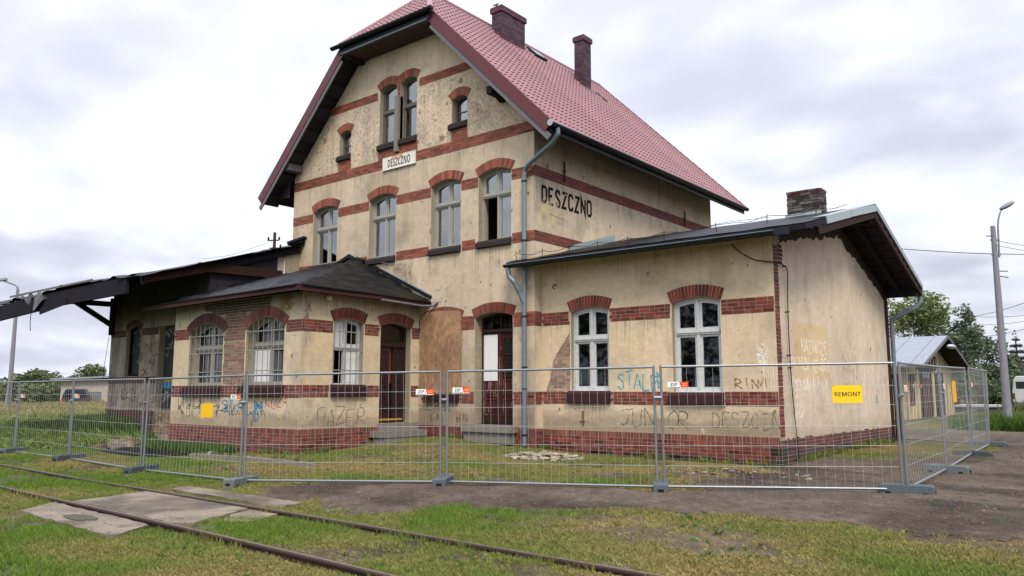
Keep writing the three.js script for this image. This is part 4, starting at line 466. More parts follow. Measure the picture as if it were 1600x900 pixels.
  wpart(ST, 'roof_upstand', merge([bar(V(-15.38, 4.02, -15.42), V(-18.3, 5.36, -15.42), 0.03, 0.09), bar(V(-18.2, 5.32, -15.40), V(-18.86, 5.56, -15.40), 0.09, 0.1), bar(V(-18.84, 5.56, -15.40), V(-19.45, 5.36, -15.4), 0.1, 0.1)]), M.felt); wpart(ST, 'flashing', merge([bar(V(-15.4, 4.09, -15.43), V(-17.3, 4.96, -15.43), 0.02, 0.05), bar(V(-18.5, 5.47, -15.36), V(-18.86, 5.63, -15.36), 0.02, 0.03)]), M.flash);
  wpart(ST, 'loose_wire', tube([V(-17.9, 5.3, -15.38), V(-17.0, 5.12, -15.36), V(-16.5, 5.05, -15.36), V(-16.38, 4.9, -15.37), V(-16.33, 4.58, -15.38)], 0.010, 5, 0.3), M.greyWood); wpart(ST, 'gutter_end', tube([V(ex + 0.06, 3.80, -13.6), V(ex + 0.07, 3.76, -15.0), V(ex + 0.16, 3.78, -15.4), V(ex + 0.3, 3.86, -15.42)], 0.03, 8, 0.1), M.greyWood);
}
// ===== goods wing and its sagging platform canopy
const canY = (z) => 4.66 + 0.302 * (-10.3 - z);
{
  const pts = [[-27.66, -0.4], [-21.52, -0.4], [-21.52, 5.12], [-27.66, 5.12]];
  const map = plasterMap(-27.7, -21.5, -0.4, 5.2, 120, { seed: 83, base: [150, 132, 100], alt: [110, 100, 84], streak: 0.6, extra: (u, v) => 1 - 0.66 * smooth(3.2, 4.4, v) - 0.3 * smooth(1.5, 0.7, v) * fbm(u * 2, v * 2) }, (x, P) => {  // upper plaster coloured darker to imitate the shade under the canopy
    const k = 'rgba(40,36,34,0.8)'; scrawl(x, P, 'SNAZZ', -25.3, 2.6, 0.17, 0.34, 0.02, k, 3, 0.14, 3); squiggle(x, P, -25.0, 2.0, 0.5, 0.7, 4, k, 2.6, 5); squiggle(x, P, -25.4, 1.95, 0.5, 0.3, 6, k, 3, 8); scrawl(x, P, 'SKO', -26.6, 1.2, 0.26, 0.36, 0.05, k, 3, 0.15, 13); squiggle(x, P, -26.7, 1.1, 0.25, 0.5, 8, k, 3, 18); squiggle(x, P, -25.4, 1.1, 0.5, 0.45, 6, 'rgba(90,80,70,0.7)', 2.6, 28);
  });
  const bare = ragged([[-25.6, 0.92], [-24.5, 0.92], [-24.5, 1.46], [-24.8, 1.4], [-25.3, 1.15]], 0.05, 15, 0.14);
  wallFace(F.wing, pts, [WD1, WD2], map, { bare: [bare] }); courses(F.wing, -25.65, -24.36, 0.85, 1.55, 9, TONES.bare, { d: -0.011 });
  band(F.wing, [[-27.66, -26.56], [-25.5, -24.4]], 3.25, 3.48, 3, TONES.wing); band(F.wing, [[-27.66, -26.5], [-26.5, -24.4]], 1.72, 1.93, 3, TONES.wing); arch(F.wing, WD1, 0.2, TONES.dim); courses(F.wing, -27.68, -24.36, 0.1, 0.86, 9, TONES.dim, { d: 0.02 }); courses(F.wing, -24.36, -21.8, 0.2, 0.86, 8, TONES.cream, { d: 0.02 });
  const gd = (seed) => { const t = canvasTex(200, 300, (i, j) => { const k = 0.7 + 0.5 * fbm(i / 20 + seed, j / 90, 3); return [46 * k, 50 * k, 54 * k]; }, (x) => { const P = (u, v) => [u * 200, (1 - v) * 300]; for (let i = 0; i < 7; i++) squiggle(x, P, 0.1 + 0.5 * (i % 3) / 2, 0.1 + i * 0.09, 0.4, 0.25, 4, 'rgba(205,210,210,0.7)', 3, seed + i); }); t.wrapS = t.wrapT = THREE.RepeatWrapping; t.repeat.set(0.8, 0.5); return new THREE.MeshStandardMaterial({ map: t, roughness: 0.8 }); };
  const g1 = sub(ST, 'boarded_window'); fp(F.wing, 'board', ext(outline(WD1), [], 0.04, -0.22), gd(300), g1); fp(F.wing, 'frame', ring(WD1, 0.07, 0.08, -0.18), M.dark, g1);
  const g2 = sub(ST, 'door'); g2.userData.label = 'black goods door with a blue painted patch'; fp(F.wing, 'door_leaf', box(-24.35, -22.6, 0.88, 3.5, -0.26, -0.2), gd(340), g2); fp(F.wing, 'panel', box(-24.30, -23.2, 0.9, 1.74, -0.198, -0.185), gd(390), g2); fp(F.wing, 'painted_patch', box(-24.3, -23.0, 1.56, 1.74, -0.183, -0.18), std('#2f7ba8', 0.6), g2); fp(F.wing, 'painted_patch', box(-24.3, -23.0, 1.75, 1.83, -0.183, -0.18), std('#9a8426', 0.6), g2);
  // end pier towards the main block, with the crack
  wpart(ST, 'wall', box(-27.66, -27.28, -0.4, 5.1, -22.4, -12.8), M.plaster); wpart(ST, 'wall', box(-27.27, -21.9, -0.4, 4.8, -22.4, -22.02), M.plaster); wpart(ST, 'partition', box(-26.9, -21.9, 0.3, 6.1, -16.4, -16.3), M.room); const wp = [[14.6, 3.4], [15.44, 3.4], [15.44, 6.12], [14.9, 5.98], [14.6, 5.88]]; fp(F.wingS, 'wall', ext(wp, [], 0.34, -0.34), coatMat(plasterMap(12.4, 15.5, 3.3, 6.3, 100, { seed: 97, base: [150, 136, 108], alt: [120, 110, 92] }))); fp(F.wingS, 'pier', ext([[14.92, 3.4], [15.44, 3.4], [15.44, 6.14], [14.92, 5.99]], [], 0.06, 0.001), M.plaster); fp(F.wingS, 'crack', box(14.895, 14.918, 4.4, 5.97, 0, 0.03), M.paper);
  for (let k = 0; k < 9; k++) { const u0 = 12.36 + k * 0.255, u1 = u0 + 0.245; fp(F.wingS, 'shade_board', ext([[u0, 3.8], [u1, 3.8], [u1, canY(-u1) - 0.16], [u0, canY(-u0) - 0.16]], [], 0.025, 0.0 + 0.008 * (k % 2)), M.soffit); }  // dark boards added to close the open gable, standing in for deep shade
  // roof: boards, rafters, torn felt
  const rg = rng(91), sag = (x) => 0.06 * Math.sin(x * 0.7) - 0.10 * gauss(x, 0, -29.2, 0, 0.7) - 0.14 * smooth(-29.6, -31.5, x), cy = (x, z) => canY(z) + sag(x) * smooth(-14.5, -10.3, z) - 0.05 * gauss(x, z, -24, -12, 2);
  for (let k = 0; k < 26; k++) { const z0 = lerp(-10.32, -15.7, k / 26), z1 = lerp(-10.32, -15.7, (k + 1) / 26) + 0.012; wpart(ST, 'canopy_board', grid(24, 1, (s, t) => { const x = lerp(-36, -21.2, s), z = lerp(z0, z1, t); return [x, cy(x, z) - 0.05 - 0.004 * (k % 2), z]; }), M.soffit); }
  wpart(ST, 'canopy_felt', grid(150, 44, (s, t) => { const x = lerp(-36, -21.15, s), z = lerp(-10.22, -15.75, t); const e = smooth(0.12, 0, t) * (fbm(x * 1.7, 3, 3) - 0.45) * 0.22; return [x, cy(x, z) + 0.03 + e + 0.05 * (fbm(x * 1.5, z * 1.5, 3) - 0.5), z + smooth(0.06, 0, t) * 0.2 * (fbm(x * 3, 9, 2) - 0.5)]; }, (s, t) => [s * 15, t * 5.5]), M.felt);
  wpart(ST, 'roof', slab(V(-36, 6.3, -15.7), V(-21.9, 6.3, -15.7), V(-21.9, 4.4, -22.8), V(-36, 4.4, -22.8), 0.1), M.felt);
  for (let k = 0; k < 8; k++) { const x = -22.9 - k * 1.15; wpart(ST, 'rafter', bar(V(x, cy(x, -10.5) - 0.14, -10.5), V(x, cy(x, -15.4) - 0.14, -15.4), 0.10, 0.14), M.oldWood); }
  wpart(ST, 'verge_rafter', bar(V(-21.42, cy(-21.4, -10.3) - 0.15, -10.3), V(-21.42, cy(-21.4, -15.4) - 0.17, -15.4), 0.10, 0.2), M.oldWood); wpart(ST, 'tie_beam', bar(V(-21.40, 5.13, -14.75), V(-21.40, 5.05, -11.95), 0.13, 0.26), M.brownWood); wpart(ST, 'tie_beam', bar(V(-21.38, 5.0, -12.1), V(-21.38, 4.50, -10.35), 0.12, 0.20), M.brownWood); wpart(ST, 'tie_beam', bar(V(-21.4, 4.9, -14.7), V(-21.4, 4.35, -12.6), 0.1, 0.12), M.oldWood);
  // eaves beam in two broken lengths with planks
  const eb = (x0, x1, dy0, dy1, h) => bar(V(x0, 4.36 + dy0, -10.3), V(x1, 4.36 + dy1, -10.3), 0.10, h);
  wpart(ST, 'eaves_beam', eb(-28.05, -22.2, -0.02, 0.04, 0.46), M.oldWood); wpart(ST, 'eaves_beam', bar(V(-36.0, 4.0, -10.26), V(-27.9, 4.32, -10.26), 0.10, 0.52), M.oldWood); wpart(ST, 'eaves_board', bar(V(-27.95, 4.02, -10.22), V(-26.0, 4.22, -10.22), 0.03, 0.2), M.oldWood); wpart(ST, 'eaves_board', bar(V(-30.5, 4.68, -10.18), V(-24.2, 4.72, -10.2), 0.03, 0.06), M.greyWood);
  wpart(ST, 'torn_felt', grid(20, 10, (s, t) => { const x = lerp(-29.6, -27.7, s), q = fbm(x * 3, t * 3, 2); return [x + 0.3 * t, 4.66 - 0.5 * t * Math.sin(s * 3.0) - 0.1 * q + 0.08 * Math.sin(s * 17), -10.18 + 0.10 * Math.sin(s * 9 + t * 2) * t]; }), std('#5b5b60', 0.6));
  wpart(ST, 'bracket_beam', bar(V(-27.5, 4.40, -12.45), V(-27.5, 4.38, -10.35), 0.14, 0.17), M.oldWood); wpart(ST, 'bracket_brace', bar(V(-27.5, 3.66, -12.36), V(-27.5, 4.36, -11.15), 0.13, 0.15), M.oldWood); wpart(ST, 'bracket_post', box(-27.58, -27.42, 3.35, 4.6, -12.40, -12.26), M.oldWood);
  wpart(ST, 'hanging_wire', tube([V(-28.6, 4.2, -10.2), V(-28.62, 3.7, -10.2), V(-28.55, 3.42, -10.2)], 0.012, 5), M.dark); wpart(ST, 'hanging_wire', tube([V(-27.6, 3.3, -12.3), V(-27.75, 2.6, -12.3), V(-27.85, 2.2, -12.3), V(-27.8, 1.9, -12.3)], 0.008, 5), M.dark); wpart(ST, 'torn_felt', merge([box(-22.0, -21.2, 6.24, 6.32, -15.95, -15.35), bar(V(-21.9, 6.30, -15.4), V(-21.1, 6.40, -15.46), 0.3, 0.08)]), M.felt);
}
// ===== main roof of pressed metal tiles, chimneys, eaves
{
  const CO = 0.35, WV = 0.186, prof = (u) => { const t = ((u / WV) % 1 + 1) % 1; return Math.pow(0.5 + 0.5 * Math.cos(t * 2 * Math.PI), 1.3); };
  // sheet on origin o, along a (unit), up-slope b (unit), normal n; rows of courses; lo/hi give the clip in u at height v
  function tiles(o, a, b, n, L, Hh, lo, hi, seg = 8) {
    const nu = Math.round(L / WV) * seg, rows = []; for (let k = 0; k * CO < Hh; k++) { const v0 = k * CO, v1 = Math.min((k + 1) * CO, Hh); rows.push([v0, 0.034], [v0 + 0.03, 0.040], [v1 - 0.001, 0.004]); }
    const P = [], U = [], I = []; for (const [v, e] of rows) for (let i = 0; i <= nu; i++) { const u = clamp((i / nu) * L, lo(v), hi(v)), w = prof(u), vv = v - (e > 0.02 ? 0.035 * w : 0), hgt = e * (0.35 + 0.65 * w) + 0.036 * w; const p = o.clone().addScaledVector(a, u).addScaledVector(b, vv).addScaledVector(n, hgt); P.push(p.x, p.y, p.z); U.push(u, v); }
    const m = nu + 1; for (let r = 0; r < rows.length - 1; r++) for (let i = 0; i < nu; i++) { const q = r * m + i; I.push(q, q + 1, q + m + 1, q, q + m + 1, q + m); }
    const g = new THREE.BufferGeometry(); g.setAttribute('position', new THREE.Float32BufferAttribute(P, 3)); g.setAttribute('uv', new THREE.Float32BufferAttribute(U, 2)); g.setIndex(I); const f = g.toNonIndexed(); f.computeVertexNormals(); return f;
  }
  const q = Math.SQRT1_2, z0 = -14.79, z1 = -26.36, xr = -10.85, xl = -22.83, S = (xr + 16.84) * Math.SQRT2, ye = roofY(xr);
  const hipAt = (v) => { const y = ye + v * q; return Math.max(0, (y - 12.0) * 1.03); };
  wpart(ST, 'roof', tiles(V(xr, ye, z0), V(0, 0, -1), V(-q, q, 0), V(q, q, 0), z0 - z1, S, hipAt, () => z0 - z1), M.roof, 'steep wine red roof slope of pressed metal tiles');
  wpart(ST, 'roof', tiles(V(xl, ye, z1), V(0, 0, 1), V(q, q, 0), V(-q, q, 0), z0 - z1, S, () => 0, (v) => z0 - z1 - hipAt(v), 4), M.roof);
  const hs = V(0, 1.84, -1.9).normalize(), hn = V(0, 1.9, 1.84).normalize(), hl = 2.64; wpart(ST, 'roof', tiles(V(-18.86, 11.97, -14.70), V(1, 0, 0), hs, hn, 4.04, hl, (v) => (v / hl) * 2.02, (v) => 4.04 - (v / hl) * 2.02), M.roof);
  const rid = (a, b, r) => { const g = rod(a, b, r, 12); return g; };
  wpart(ST, 'ridge_cap', rid(V(-16.84, 13.84, -16.6), V(-16.84, 13.84, z1), 0.10), M.roof); wpart(ST, 'ridge_cap', rid(V(-14.9, 12.02, -14.74), V(-16.84, 13.86, -16.62), 0.09), M.roof); wpart(ST, 'ridge_cap', rid(V(-18.8, 12.02, -14.74), V(-16.84, 13.86, -16.62), 0.09), M.roof);
  // soffits and decking
  const under = (a, b, c, d) => slab(a, b, c, d, 0.05); const sx = 0.2;
  wpart(ST, 'soffit', under(V(xr, ye - 0.06, z0 - 0.02), V(xr, ye - 0.06, z1), V(-14.95, 11.89, z1), V(-14.95, 11.89, z0 - 0.02)), M.soffitMain); wpart(ST, 'soffit', under(V(-14.95, 11.89, z0 - 0.1), V(-14.95, 11.89, z1), V(-16.84, 13.76, z1), V(-16.84, 13.76, -16.7)), M.soffitMain);
  wpart(ST, 'soffit', under(V(xl, ye - 0.06, z1), V(xl, ye - 0.06, z0 - 0.02), V(-18.73, 11.89, z0 - 0.02), V(-18.73, 11.89, z1)), M.soffitMain); wpart(ST, 'soffit', under(V(-18.73, 11.89, z1), V(-18.73, 11.89, z0 - 0.1), V(-16.84, 13.76, -16.7), V(-16.84, 13.76, z1)), M.soffitMain);
  for (let k = 0; k < 30; k++) { const x = lerp(-18.72, -14.96, k / 30); wpart(ST, 'soffit_board', box(x, x + 0.122, 11.67 + 0.006 * (k % 2), 11.70, -15.6, -14.77), M.soffitHip); }
  for (let k = 0; k < 6; k++) { const y = lerp(8.0, 11.7, k / 6), dx = 13.84 - y; for (const s of [1, -1]) { const x = -16.84 + s * dx; wpart(ST, 'soffit_board', bar(V(x - 0.06 * s, y - 0.20, -14.86), V(x - 0.06 * s, y - 0.20, -15.44), 0.42, 0.02, V(s, 1, 0).normalize()), M.soffitMain); } }
  // verges: wine red flashing over a grey board
  for (const s of [1, -1]) { const xa = -16.84 + s * (13.84 - 7.86), xb = -16.84 + s * 1.92, off = (k) => [V(xa, 7.86 + k, 0), V(xb, 11.92 + k, 0)]; const B = (k, z, w, h) => { const [a, b] = off(k); a.z = b.z = z; return bar(a, b, w, h); }; wpart(ST, 'verge_flashing', B(-0.10, z0 + 0.01, 0.04, 0.30), M.barge); wpart(ST, 'barge_board', B(-0.38, z0 - 0.01, 0.035, 0.15), M.greyWood); wpart(ST, 'verge_flashing', (() => { const [a, b] = off(0.06); a.z = b.z = z0 - 0.06; return bar(a, b, 0.16, 0.03); })(), M.barge); }
  for (const s of [1, -1]) { const xa = -16.84 + s * (13.84 - 7.86); wpart(ST, 'verge_flashing', bar(V(xa, 7.8, z1), V(-16.84, 13.78, z1), 0.04, 0.24), M.barge); }
  wpart(ST, 'purlin_end', box(-12.92, -12.74, 9.08, 9.28, -15.44, -14.86), M.dark); wpart(ST, 'purlin_end', bar(V(-12.83, 9.28, -14.9), V(-12.83, 9.02, -15.42), 0.16, 0.08), M.dark); wpart(ST, 'purlin_end', merge([box(-21.72, -21.44, 8.62, 8.84, -15.44, -14.9)]), M.greyWood); wpart(ST, 'purlin_end', box(-18.62, -18.44, 11.55, 11.75, -15.44, -14.88), M.dark);
  wpart(ST, 'eaves_box', ext([[-22.83, 7.82], [-21.9, 7.82], [-21.9, 8.7], [-22.0, 8.68]], [], 0.04, -15.3), M.soffit);
  // gutters
  const G = M.gutter; wpart(ST, 'gutter', new THREE.CylinderGeometry(0.085, 0.085, 4.34, 14, 1, true, Math.PI, Math.PI).rotateZ(Math.PI / 2).translate(-16.87, 11.96, -14.62), G); wpart(ST, 'fascia', box(-18.82, -14.9, 11.72, 11.95, -14.76, -14.72), G); wpart(ST, 'fascia_strip', box(-18.7, -15.0, 11.70, 11.735, -14.77, -14.70), M.pipe);
  const gz = new THREE.CylinderGeometry(0.085, 0.085, z0 - z1 + 0.1, 14, 1, true, -Math.PI / 2, Math.PI).rotateX(Math.PI / 2); gz.translate(xr + 0.05, ye - 0.02, (z0 + z1) / 2); wpart(ST, 'gutter', gz, G, 'long dark gutter under the red roof'); wpart(ST, 'fascia', box(xr - 0.06, xr - 0.03, ye - 0.2, ye - 0.02, z1, z0 - 0.05), G); wpart(ST, 'gutter_end', new THREE.CircleGeometry(0.085, 14).translate(xr + 0.05, ye - 0.02, z0 + 0.052), M.flash);
  wpart(ST, 'gutter_rim', rod(V(xr + 0.135, ye - 0.02, z0 + 0.05), V(xr + 0.135, ye - 0.02, z1), 0.013), M.pipe);
  wpart(ST, 'downpipe', tube([V(xr + 0.05, 7.84, -15.02), V(xr + 0.05, 7.62, -15.06), V(-11.0, 7.45, -15.1), V(-11.9, 7.10, -15.28), V(-12.03, 6.98, -15.33), V(-12.05, 6.8, -15.33), V(-12.05, 0.16, -15.33)], 0.06, 12, 0.02, 90), M.pipe, 'grey rain pipe down the corner of the gable'); for (const y of [6.72, 5.2, 3.3, 2.05, 1.52, 0.42]) wpart(ST, 'pipe_clamp', rod(V(-12.05, y - 0.02, -15.33), V(-12.05, y + 0.02, -15.33), 0.074, 12), M.gutter);
  // chimneys clad in dark clinker
  const clink = tiling(256, (u, v) => { const r = Math.floor(v * 8), x = u * 2 + (r % 2) * 0.5, c = Math.floor(x), fx = x - c, fy = v * 8 - r, jo = fx < 0.03 || fy < 0.16; const t = TBL[(r * 31 + (c % 2) * 7 + 900) & 65535]; return jo ? [0.66, 0.60, 0.60] : [0.72 + 0.3 * t, 0.68 + 0.28 * t, 0.70 + 0.28 * t]; }); clink.colorSpace = THREE.SRGBColorSpace; const cm = std('#6a5058', 0.7, { map: rep(clink, 0.52, 0.64) });
  const chim = (x0, x1, z0c, z1c, yb, yt, lab) => { const g = sub(ST, 'chimney'); g.userData.label = lab; fp({ m: I4() }, 'shaft', box(x0, x1, yb, yt - 0.2, z0c, z1c), M.chimney, g); const rr = rng(Math.round(x0 * -100)), n = Math.round((yt - 0.2 - yb) / 0.072), mats = ['#4b3a42', '#54424a', '#5c4a52', '#463640'].map((c) => std(c, 0.7)), lists = mats.map(() => []); for (let i = 0; i < n; i++) { const y = yb + i * 0.072; for (const [f, a, b] of [['z', x0, x1], ['x', z0c, z1c]]) { let u = a - (i % 2 ? 0.12 : 0); while (u < b - 0.02) { const s = Math.max(u, a), e = Math.min(u + 0.24, b); if (e - s > 0.03) lists[Math.floor(rr() * 4)].push(f === 'z' ? box(s + 0.004, e - 0.004, y + 0.004, y + 0.064, z1c - 0.002, z1c + 0.008) : box(x1 - 0.002, x1 + 0.008, y + 0.004, y + 0.064, s + 0.004, e - 0.004)); u += 0.24; } } } lists.forEach((l, i) => { if (l.length) fp({ m: I4() }, 'clinker_cladding', merge(l), mats[i], g).userData.kind = 'stuff'; }); fp({ m: I4() }, 'cap', merge([box(x0 - 0.05, x1 + 0.05, yt - 0.2, yt - 0.02, z0c - 0.05, z1c + 0.05), box(x0 - 0.02, x1 + 0.02, yt - 0.02, yt + 0.01, z0c - 0.02, z1c + 0.02)]), cm, g); fp({ m: I4() }, 'flashing', slab(V(x0 - 0.1, roofY(x0 - 0.1) + 0.075, z1c + 0.1), V(x1 + 0.16, roofY(x1 + 0.16) + 0.075, z1c + 0.1), V(x1 + 0.16, roofY(x1 + 0.16) + 0.075, z0c - 0.1), V(x0 - 0.1, roofY(x0 - 0.1) + 0.075, z0c - 0.1), 0.01), M.barge, g); return g; };
  const c1 = chim(-16.42, -16.0, -20.40, -19.15, 12.6, 14.22, 'broad clinker clad chimney near the roof ridge'); fp({ m: I4() }, 'vane', merge([box(-16.3, -16.26, 14.22, 14.36, -19.24, -19.2), box(-16.42, -16.2, 14.33, 14.36, -19.24, -19.2)]), M.dark, c1); chim(-15.82, -15.42, -23.62, -23.13, 12.0, 14.46, 'slender clinker clad chimney farther back on the red roof');
  // roof window
  const RW = (z, d, k) => V(-16.4 + d * q * 1 + k * q, 13.40 - d * q + k * q, z); const gw = sub(ST, 'roof_window'); fp({ m: I4() }, 'frame', merge([slab(RW(-20.95, 0, 0.13), RW(-20.95, 0.55, 0.13), RW(-21.6, 0.55, 0.13), RW(-21.6, 0, 0.13), 0.09)]), M.gutter, gw); fp({ m: I4() }, 'pane', slab(RW(-21.02, 0.06, 0.137), RW(-21.02, 0.48, 0.137), RW(-21.53, 0.48, 0.137), RW(-21.53, 0.06, 0.137), 0.004), M.glassUp, gw);
  wpart(ST, 'lightning_wire', rod(V(-15.3, roofY(-15.3) + 0.12, -23.75), V(-14.9, roofY(-14.9) + 0.1, -23.9), 0.02, 6), M.gutter);
}
// ----- place the bricks: the 300 that show largest each as a mesh, the rest joined
{
  const vp = camera.clone(); vp.updateMatrixWorld(true); vp.updateProjectionMatrix(); const geo = [0, 1, 2].map((k) => { const g = new THREE.BoxGeometry(1, 1, 1), p = g.attributes.position, r = rng(900 + k); const mv = {}; for (let i = 0; i < p.count; i++) { const key = [p.getX(i), p.getY(i), p.getZ(i)].join(); mv[key] = mv[key] || [r(), r(), r()]; const m = mv[key]; p.setXYZ(i, p.getX(i) * (0.985 + 0.02 * m[0]), p.getY(i) * (0.95 + 0.06 * m[1]), p.getZ(i)); } return g; });
  const a = V(), b = V(), eye = camera.position; const mtx = new THREE.Matrix4(), qz = new THREE.Quaternion();
  for (const k of bricks) { k.M = new THREE.Matrix4().compose(V(k.u, k.v, k.d - 0.02), qz.setFromAxisAngle(V(0, 0, 1), k.rot), V(k.w, k.h, 0.04)).premultiply(k.f.m); a.set(-0.5, 0, 0).applyMatrix4(k.M).project(vp); b.set(0.5, 0, 0).applyMatrix4(k.M).project(vp); const w = Math.hypot((a.x - b.x) * 512, (a.y - b.y) * 288); a.set(0, -0.5, 0).applyMatrix4(k.M).project(vp); b.set(0, 0.5, 0).applyMatrix4(k.M).project(vp); k.size = w * Math.hypot((a.x - b.x) * 512, (a.y - b.y) * 288) * (Math.abs(a.x) < 1 && k.d > -0.005 && k.v > 0.02 ? 1 : 0.1); }
  const HUE = [0.86, 1.0, 1.16];
  bricks.sort((p, r) => r.size - p.size);
  const mats = new Map(), off = new THREE.Matrix4().makeTranslation(-ST.position.x, -ST.position.y, -ST.position.z), rest = [];
  bricks.forEach((k, i) => {
    const step = Math.max(0.3, Math.round(k.k * 8) / 8), hq = Math.floor(k.h2 * 3), g = geo[i % 3];
    if (i < 300) { const key = k.tone.join() + step + '_' + hq; if (!mats.has(key)) mats.set(key, std(k.tone.map((c, q) => c * step * (q ? 1 : HUE[hq])), 0.85, { ...gM(0.16) })); const m = sh(new THREE.Mesh(g, mats.get(key))); m.name = 'brick'; k.M.clone().premultiply(off).decompose(m.position, m.quaternion, m.scale); ST.add(m); }
    else { const c = g.clone().applyMatrix4(k.M); rest.push(paint(c, k.tone.map((t, q) => t * step * (q ? 1 : HUE[hq])))); }
  });
  const rm = wpart(ST, 'brickwork', mergeGeometries(rest), new THREE.MeshStandardMaterial({ color: 0xffffff, vertexColors: true, roughness: 0.85, ...gM(0.9) })); rm.userData.kind = 'stuff';
  for (const [k, m] of [['dark', M.mortar], ['pale', M.mortarPale]]) wpart(ST, 'mortar', merge(mortars[k]), m);
}
// ---------- construction fence: every panel, foot and sign a thing of its own ----------
const J = { L2: [-30.6, -0.14, -8.3], J6: [-27.1, -0.15, -8.28], J5: [-23.6, -0.15, -8.27], J4: [-20.05, -0.14, -8.2], J3: [-16.1, -0.146, -7.99], J2: [-12.55, -0.114, -8.0], J1: [-9.378, -0.061, -9.756], J0: [-6.047, -0.013, -11.061], C: [-2.978, 0.029, -12.73], R1: [-3.104, 0.06, -16.2], R2: [-3.276, 0.12, -19.75], R3: [-3.458, 0.13, -23.3], B1: [-6.3, 0.12, -24.9], B2: [-9.6, 0.12, -26.4] };
const MESHZ = std('#b9bdbd', 0.45, { metalness: 0.5 });
const plate = (() => { const t = canvasTex(128, 40, null, (x) => { x.fillStyle = '#e9e9e6'; x.fillRect(0, 0, 128, 40); x.fillStyle = '#e2401f'; x.beginPath(); x.moveTo(72, 0); x.lineTo(128, 0); x.lineTo(128, 36); x.lineTo(82, 36); x.closePath(); x.fill(); x.fillStyle = '#222'; x.fillRect(4, 34, 74, 3); x.font = 'italic bold 31px serif'; x.fillText('DP', 14, 29); x.fillStyle = '#f0c060'; x.fillRect(88, 11, 34, 4); x.fillRect(90, 22, 30, 4); }); return new THREE.MeshStandardMaterial({ map: t, roughness: 0.5 }); })();
const signPlate = (mat) => { const e = std('#c9c9c4', 0.5); return [e, e, e, e, mat, e]; };
function panel(a, b, label, o = {}) {
  const A = V(...a), B = V(...b), d = B.clone().sub(A), L = d.length(), th = Math.atan2(-d.z, d.x), n = o.scale || 1;
  const g = thing('mesh_barrier', label, 'fence', a, o.group || 'steel mesh construction fence panels'); g.rotation.set(0, th, Math.atan2(d.y, Math.hypot(d.x, d.z)), 'YXZ'); g.rotation.x = 0.022 * Math.sin(a[0] * 5.1 + a[2]);
  const x0 = 0.055, x1 = L - 0.055, r = rng(Math.round(a[0] * 91 + a[2] * 17));
  for (const x of [x0, x1]) lpart(g, 'post', rod(V(x, 0.0, 0), V(x, 1.875, 0), 0.021, 10), M.tubeZinc);
  lpart(g, 'top_rail', rod(V(x0, 1.853, 0), V(x1, 1.853, 0), 0.019, 10), M.tubeZinc); lpart(g, 'bottom_rail', rod(V(x0, 0.04, 0), V(x1, 0.035, 0), 0.019, 10), M.tubeZinc);
  const w = []; const bend = (x, y) => 0.03 * Math.sin(x * 1.3 + a[0]) * Math.sin(y * 1.7); const nv = Math.round(L / 0.1325);
  for (let i = 1; i < nv; i++) { const x = lerp(x0, x1, i / nv); w.push(rod(V(x, 0.04, 0), V(x, 0.95, bend(x, 0.95)), 0.0021, 4), rod(V(x, 0.95, bend(x, 0.95)), V(x, 1.853, 0), 0.0021, 4)); }
  for (const y of [0.349, 0.65, 0.94, 1.248, 1.526]) for (let k = 0; k < 5; k++) { const p = lerp(x0, x1, k / 5), q = lerp(x0, x1, (k + 1) / 5); w.push(rod(V(p, y, bend(p, y) + 0.004), V(q, y, bend(q, y) + 0.004), 0.0027, 4)); }
  lpart(g, 'wire_mesh', merge(w), MESHZ).userData.kind = 'stuff';
  if (o.clamp !== false) lpart(g, 'coupler', merge([rod(V(-0.06, 1.38, 0.012), V(0.06, 1.38, 0.012), 0.028, 8), rod(V(-0.02, 1.38, 0.03), V(-0.02, 1.38, 0.07), 0.012, 6)]), M.tubeZinc);
  if (o.plate) { const [px, py] = o.plate, s = new THREE.Mesh(box(px - 0.155, px + 0.155, py - 0.049, py + 0.049, 0.006, 0.010), signPlate(plate)); const uv = s.geometry.attributes.uv; for (let i = 16; i < 20; i++) uv.setXY(i, i % 2 ? 1 : 0, i < 18 ? 1 : 0); s.name = 'name_plate'; g.add(sh(s)); }
  return { g, L, th, A };
}
const left = 'section of silver mesh fence ';
const PN = {
  a: panel(J.L2, J.J6, left + 'running out of the left edge beside the far grass'), b: panel(J.J6, J.J5, left + 'at far left, last one before the picture edge'), c: panel(J.J5, J.J4, left + 'at far left in front of the white outbuilding', { plate: [0.32, 1.49] }),
  d: panel(J.J4, J.J3, left + 'in front of the dark goods wing', { plate: [0.3, 1.49] }), e: panel(J.J3, J.J2, left + 'in front of the barred porch windows, yellow sheet on it', { plate: [3.24, 1.475] }),
  f: panel(J.J2, J.J1, left + 'in front of the porch door, left of the chipboard sheet', { plate: [3.3, 1.515] }), g: panel(J.J1, J.J0, left + 'in front of the double door and rain pipe', { plate: [0.31, 1.535] }),
  h: panel(J.J0, J.C, left + 'at the annexe corner carrying the yellow REMONT sign', { plate: [0.31, 1.57] }),
  i: panel(J.C, J.R1, left + 'turning away from the front corner, nearest of the right-hand run', { plate: [0.45, 1.48] }), j: panel(J.R1, J.R2, left + 'second of the right-hand run with a yellow sheet', { plate: [0.5, 1.5] }), k: panel(J.R2, J.R3, left + 'farthest of the right-hand run', { plate: [0.5, 1.5] }),
  l: panel(J.B1, J.R3, left + 'closing the back behind the annexe on the right', { plate: [1.2, 1.5] }), m: panel(J.B2, J.B1, left + 'at the back, half hidden by the annexe wall'),
};
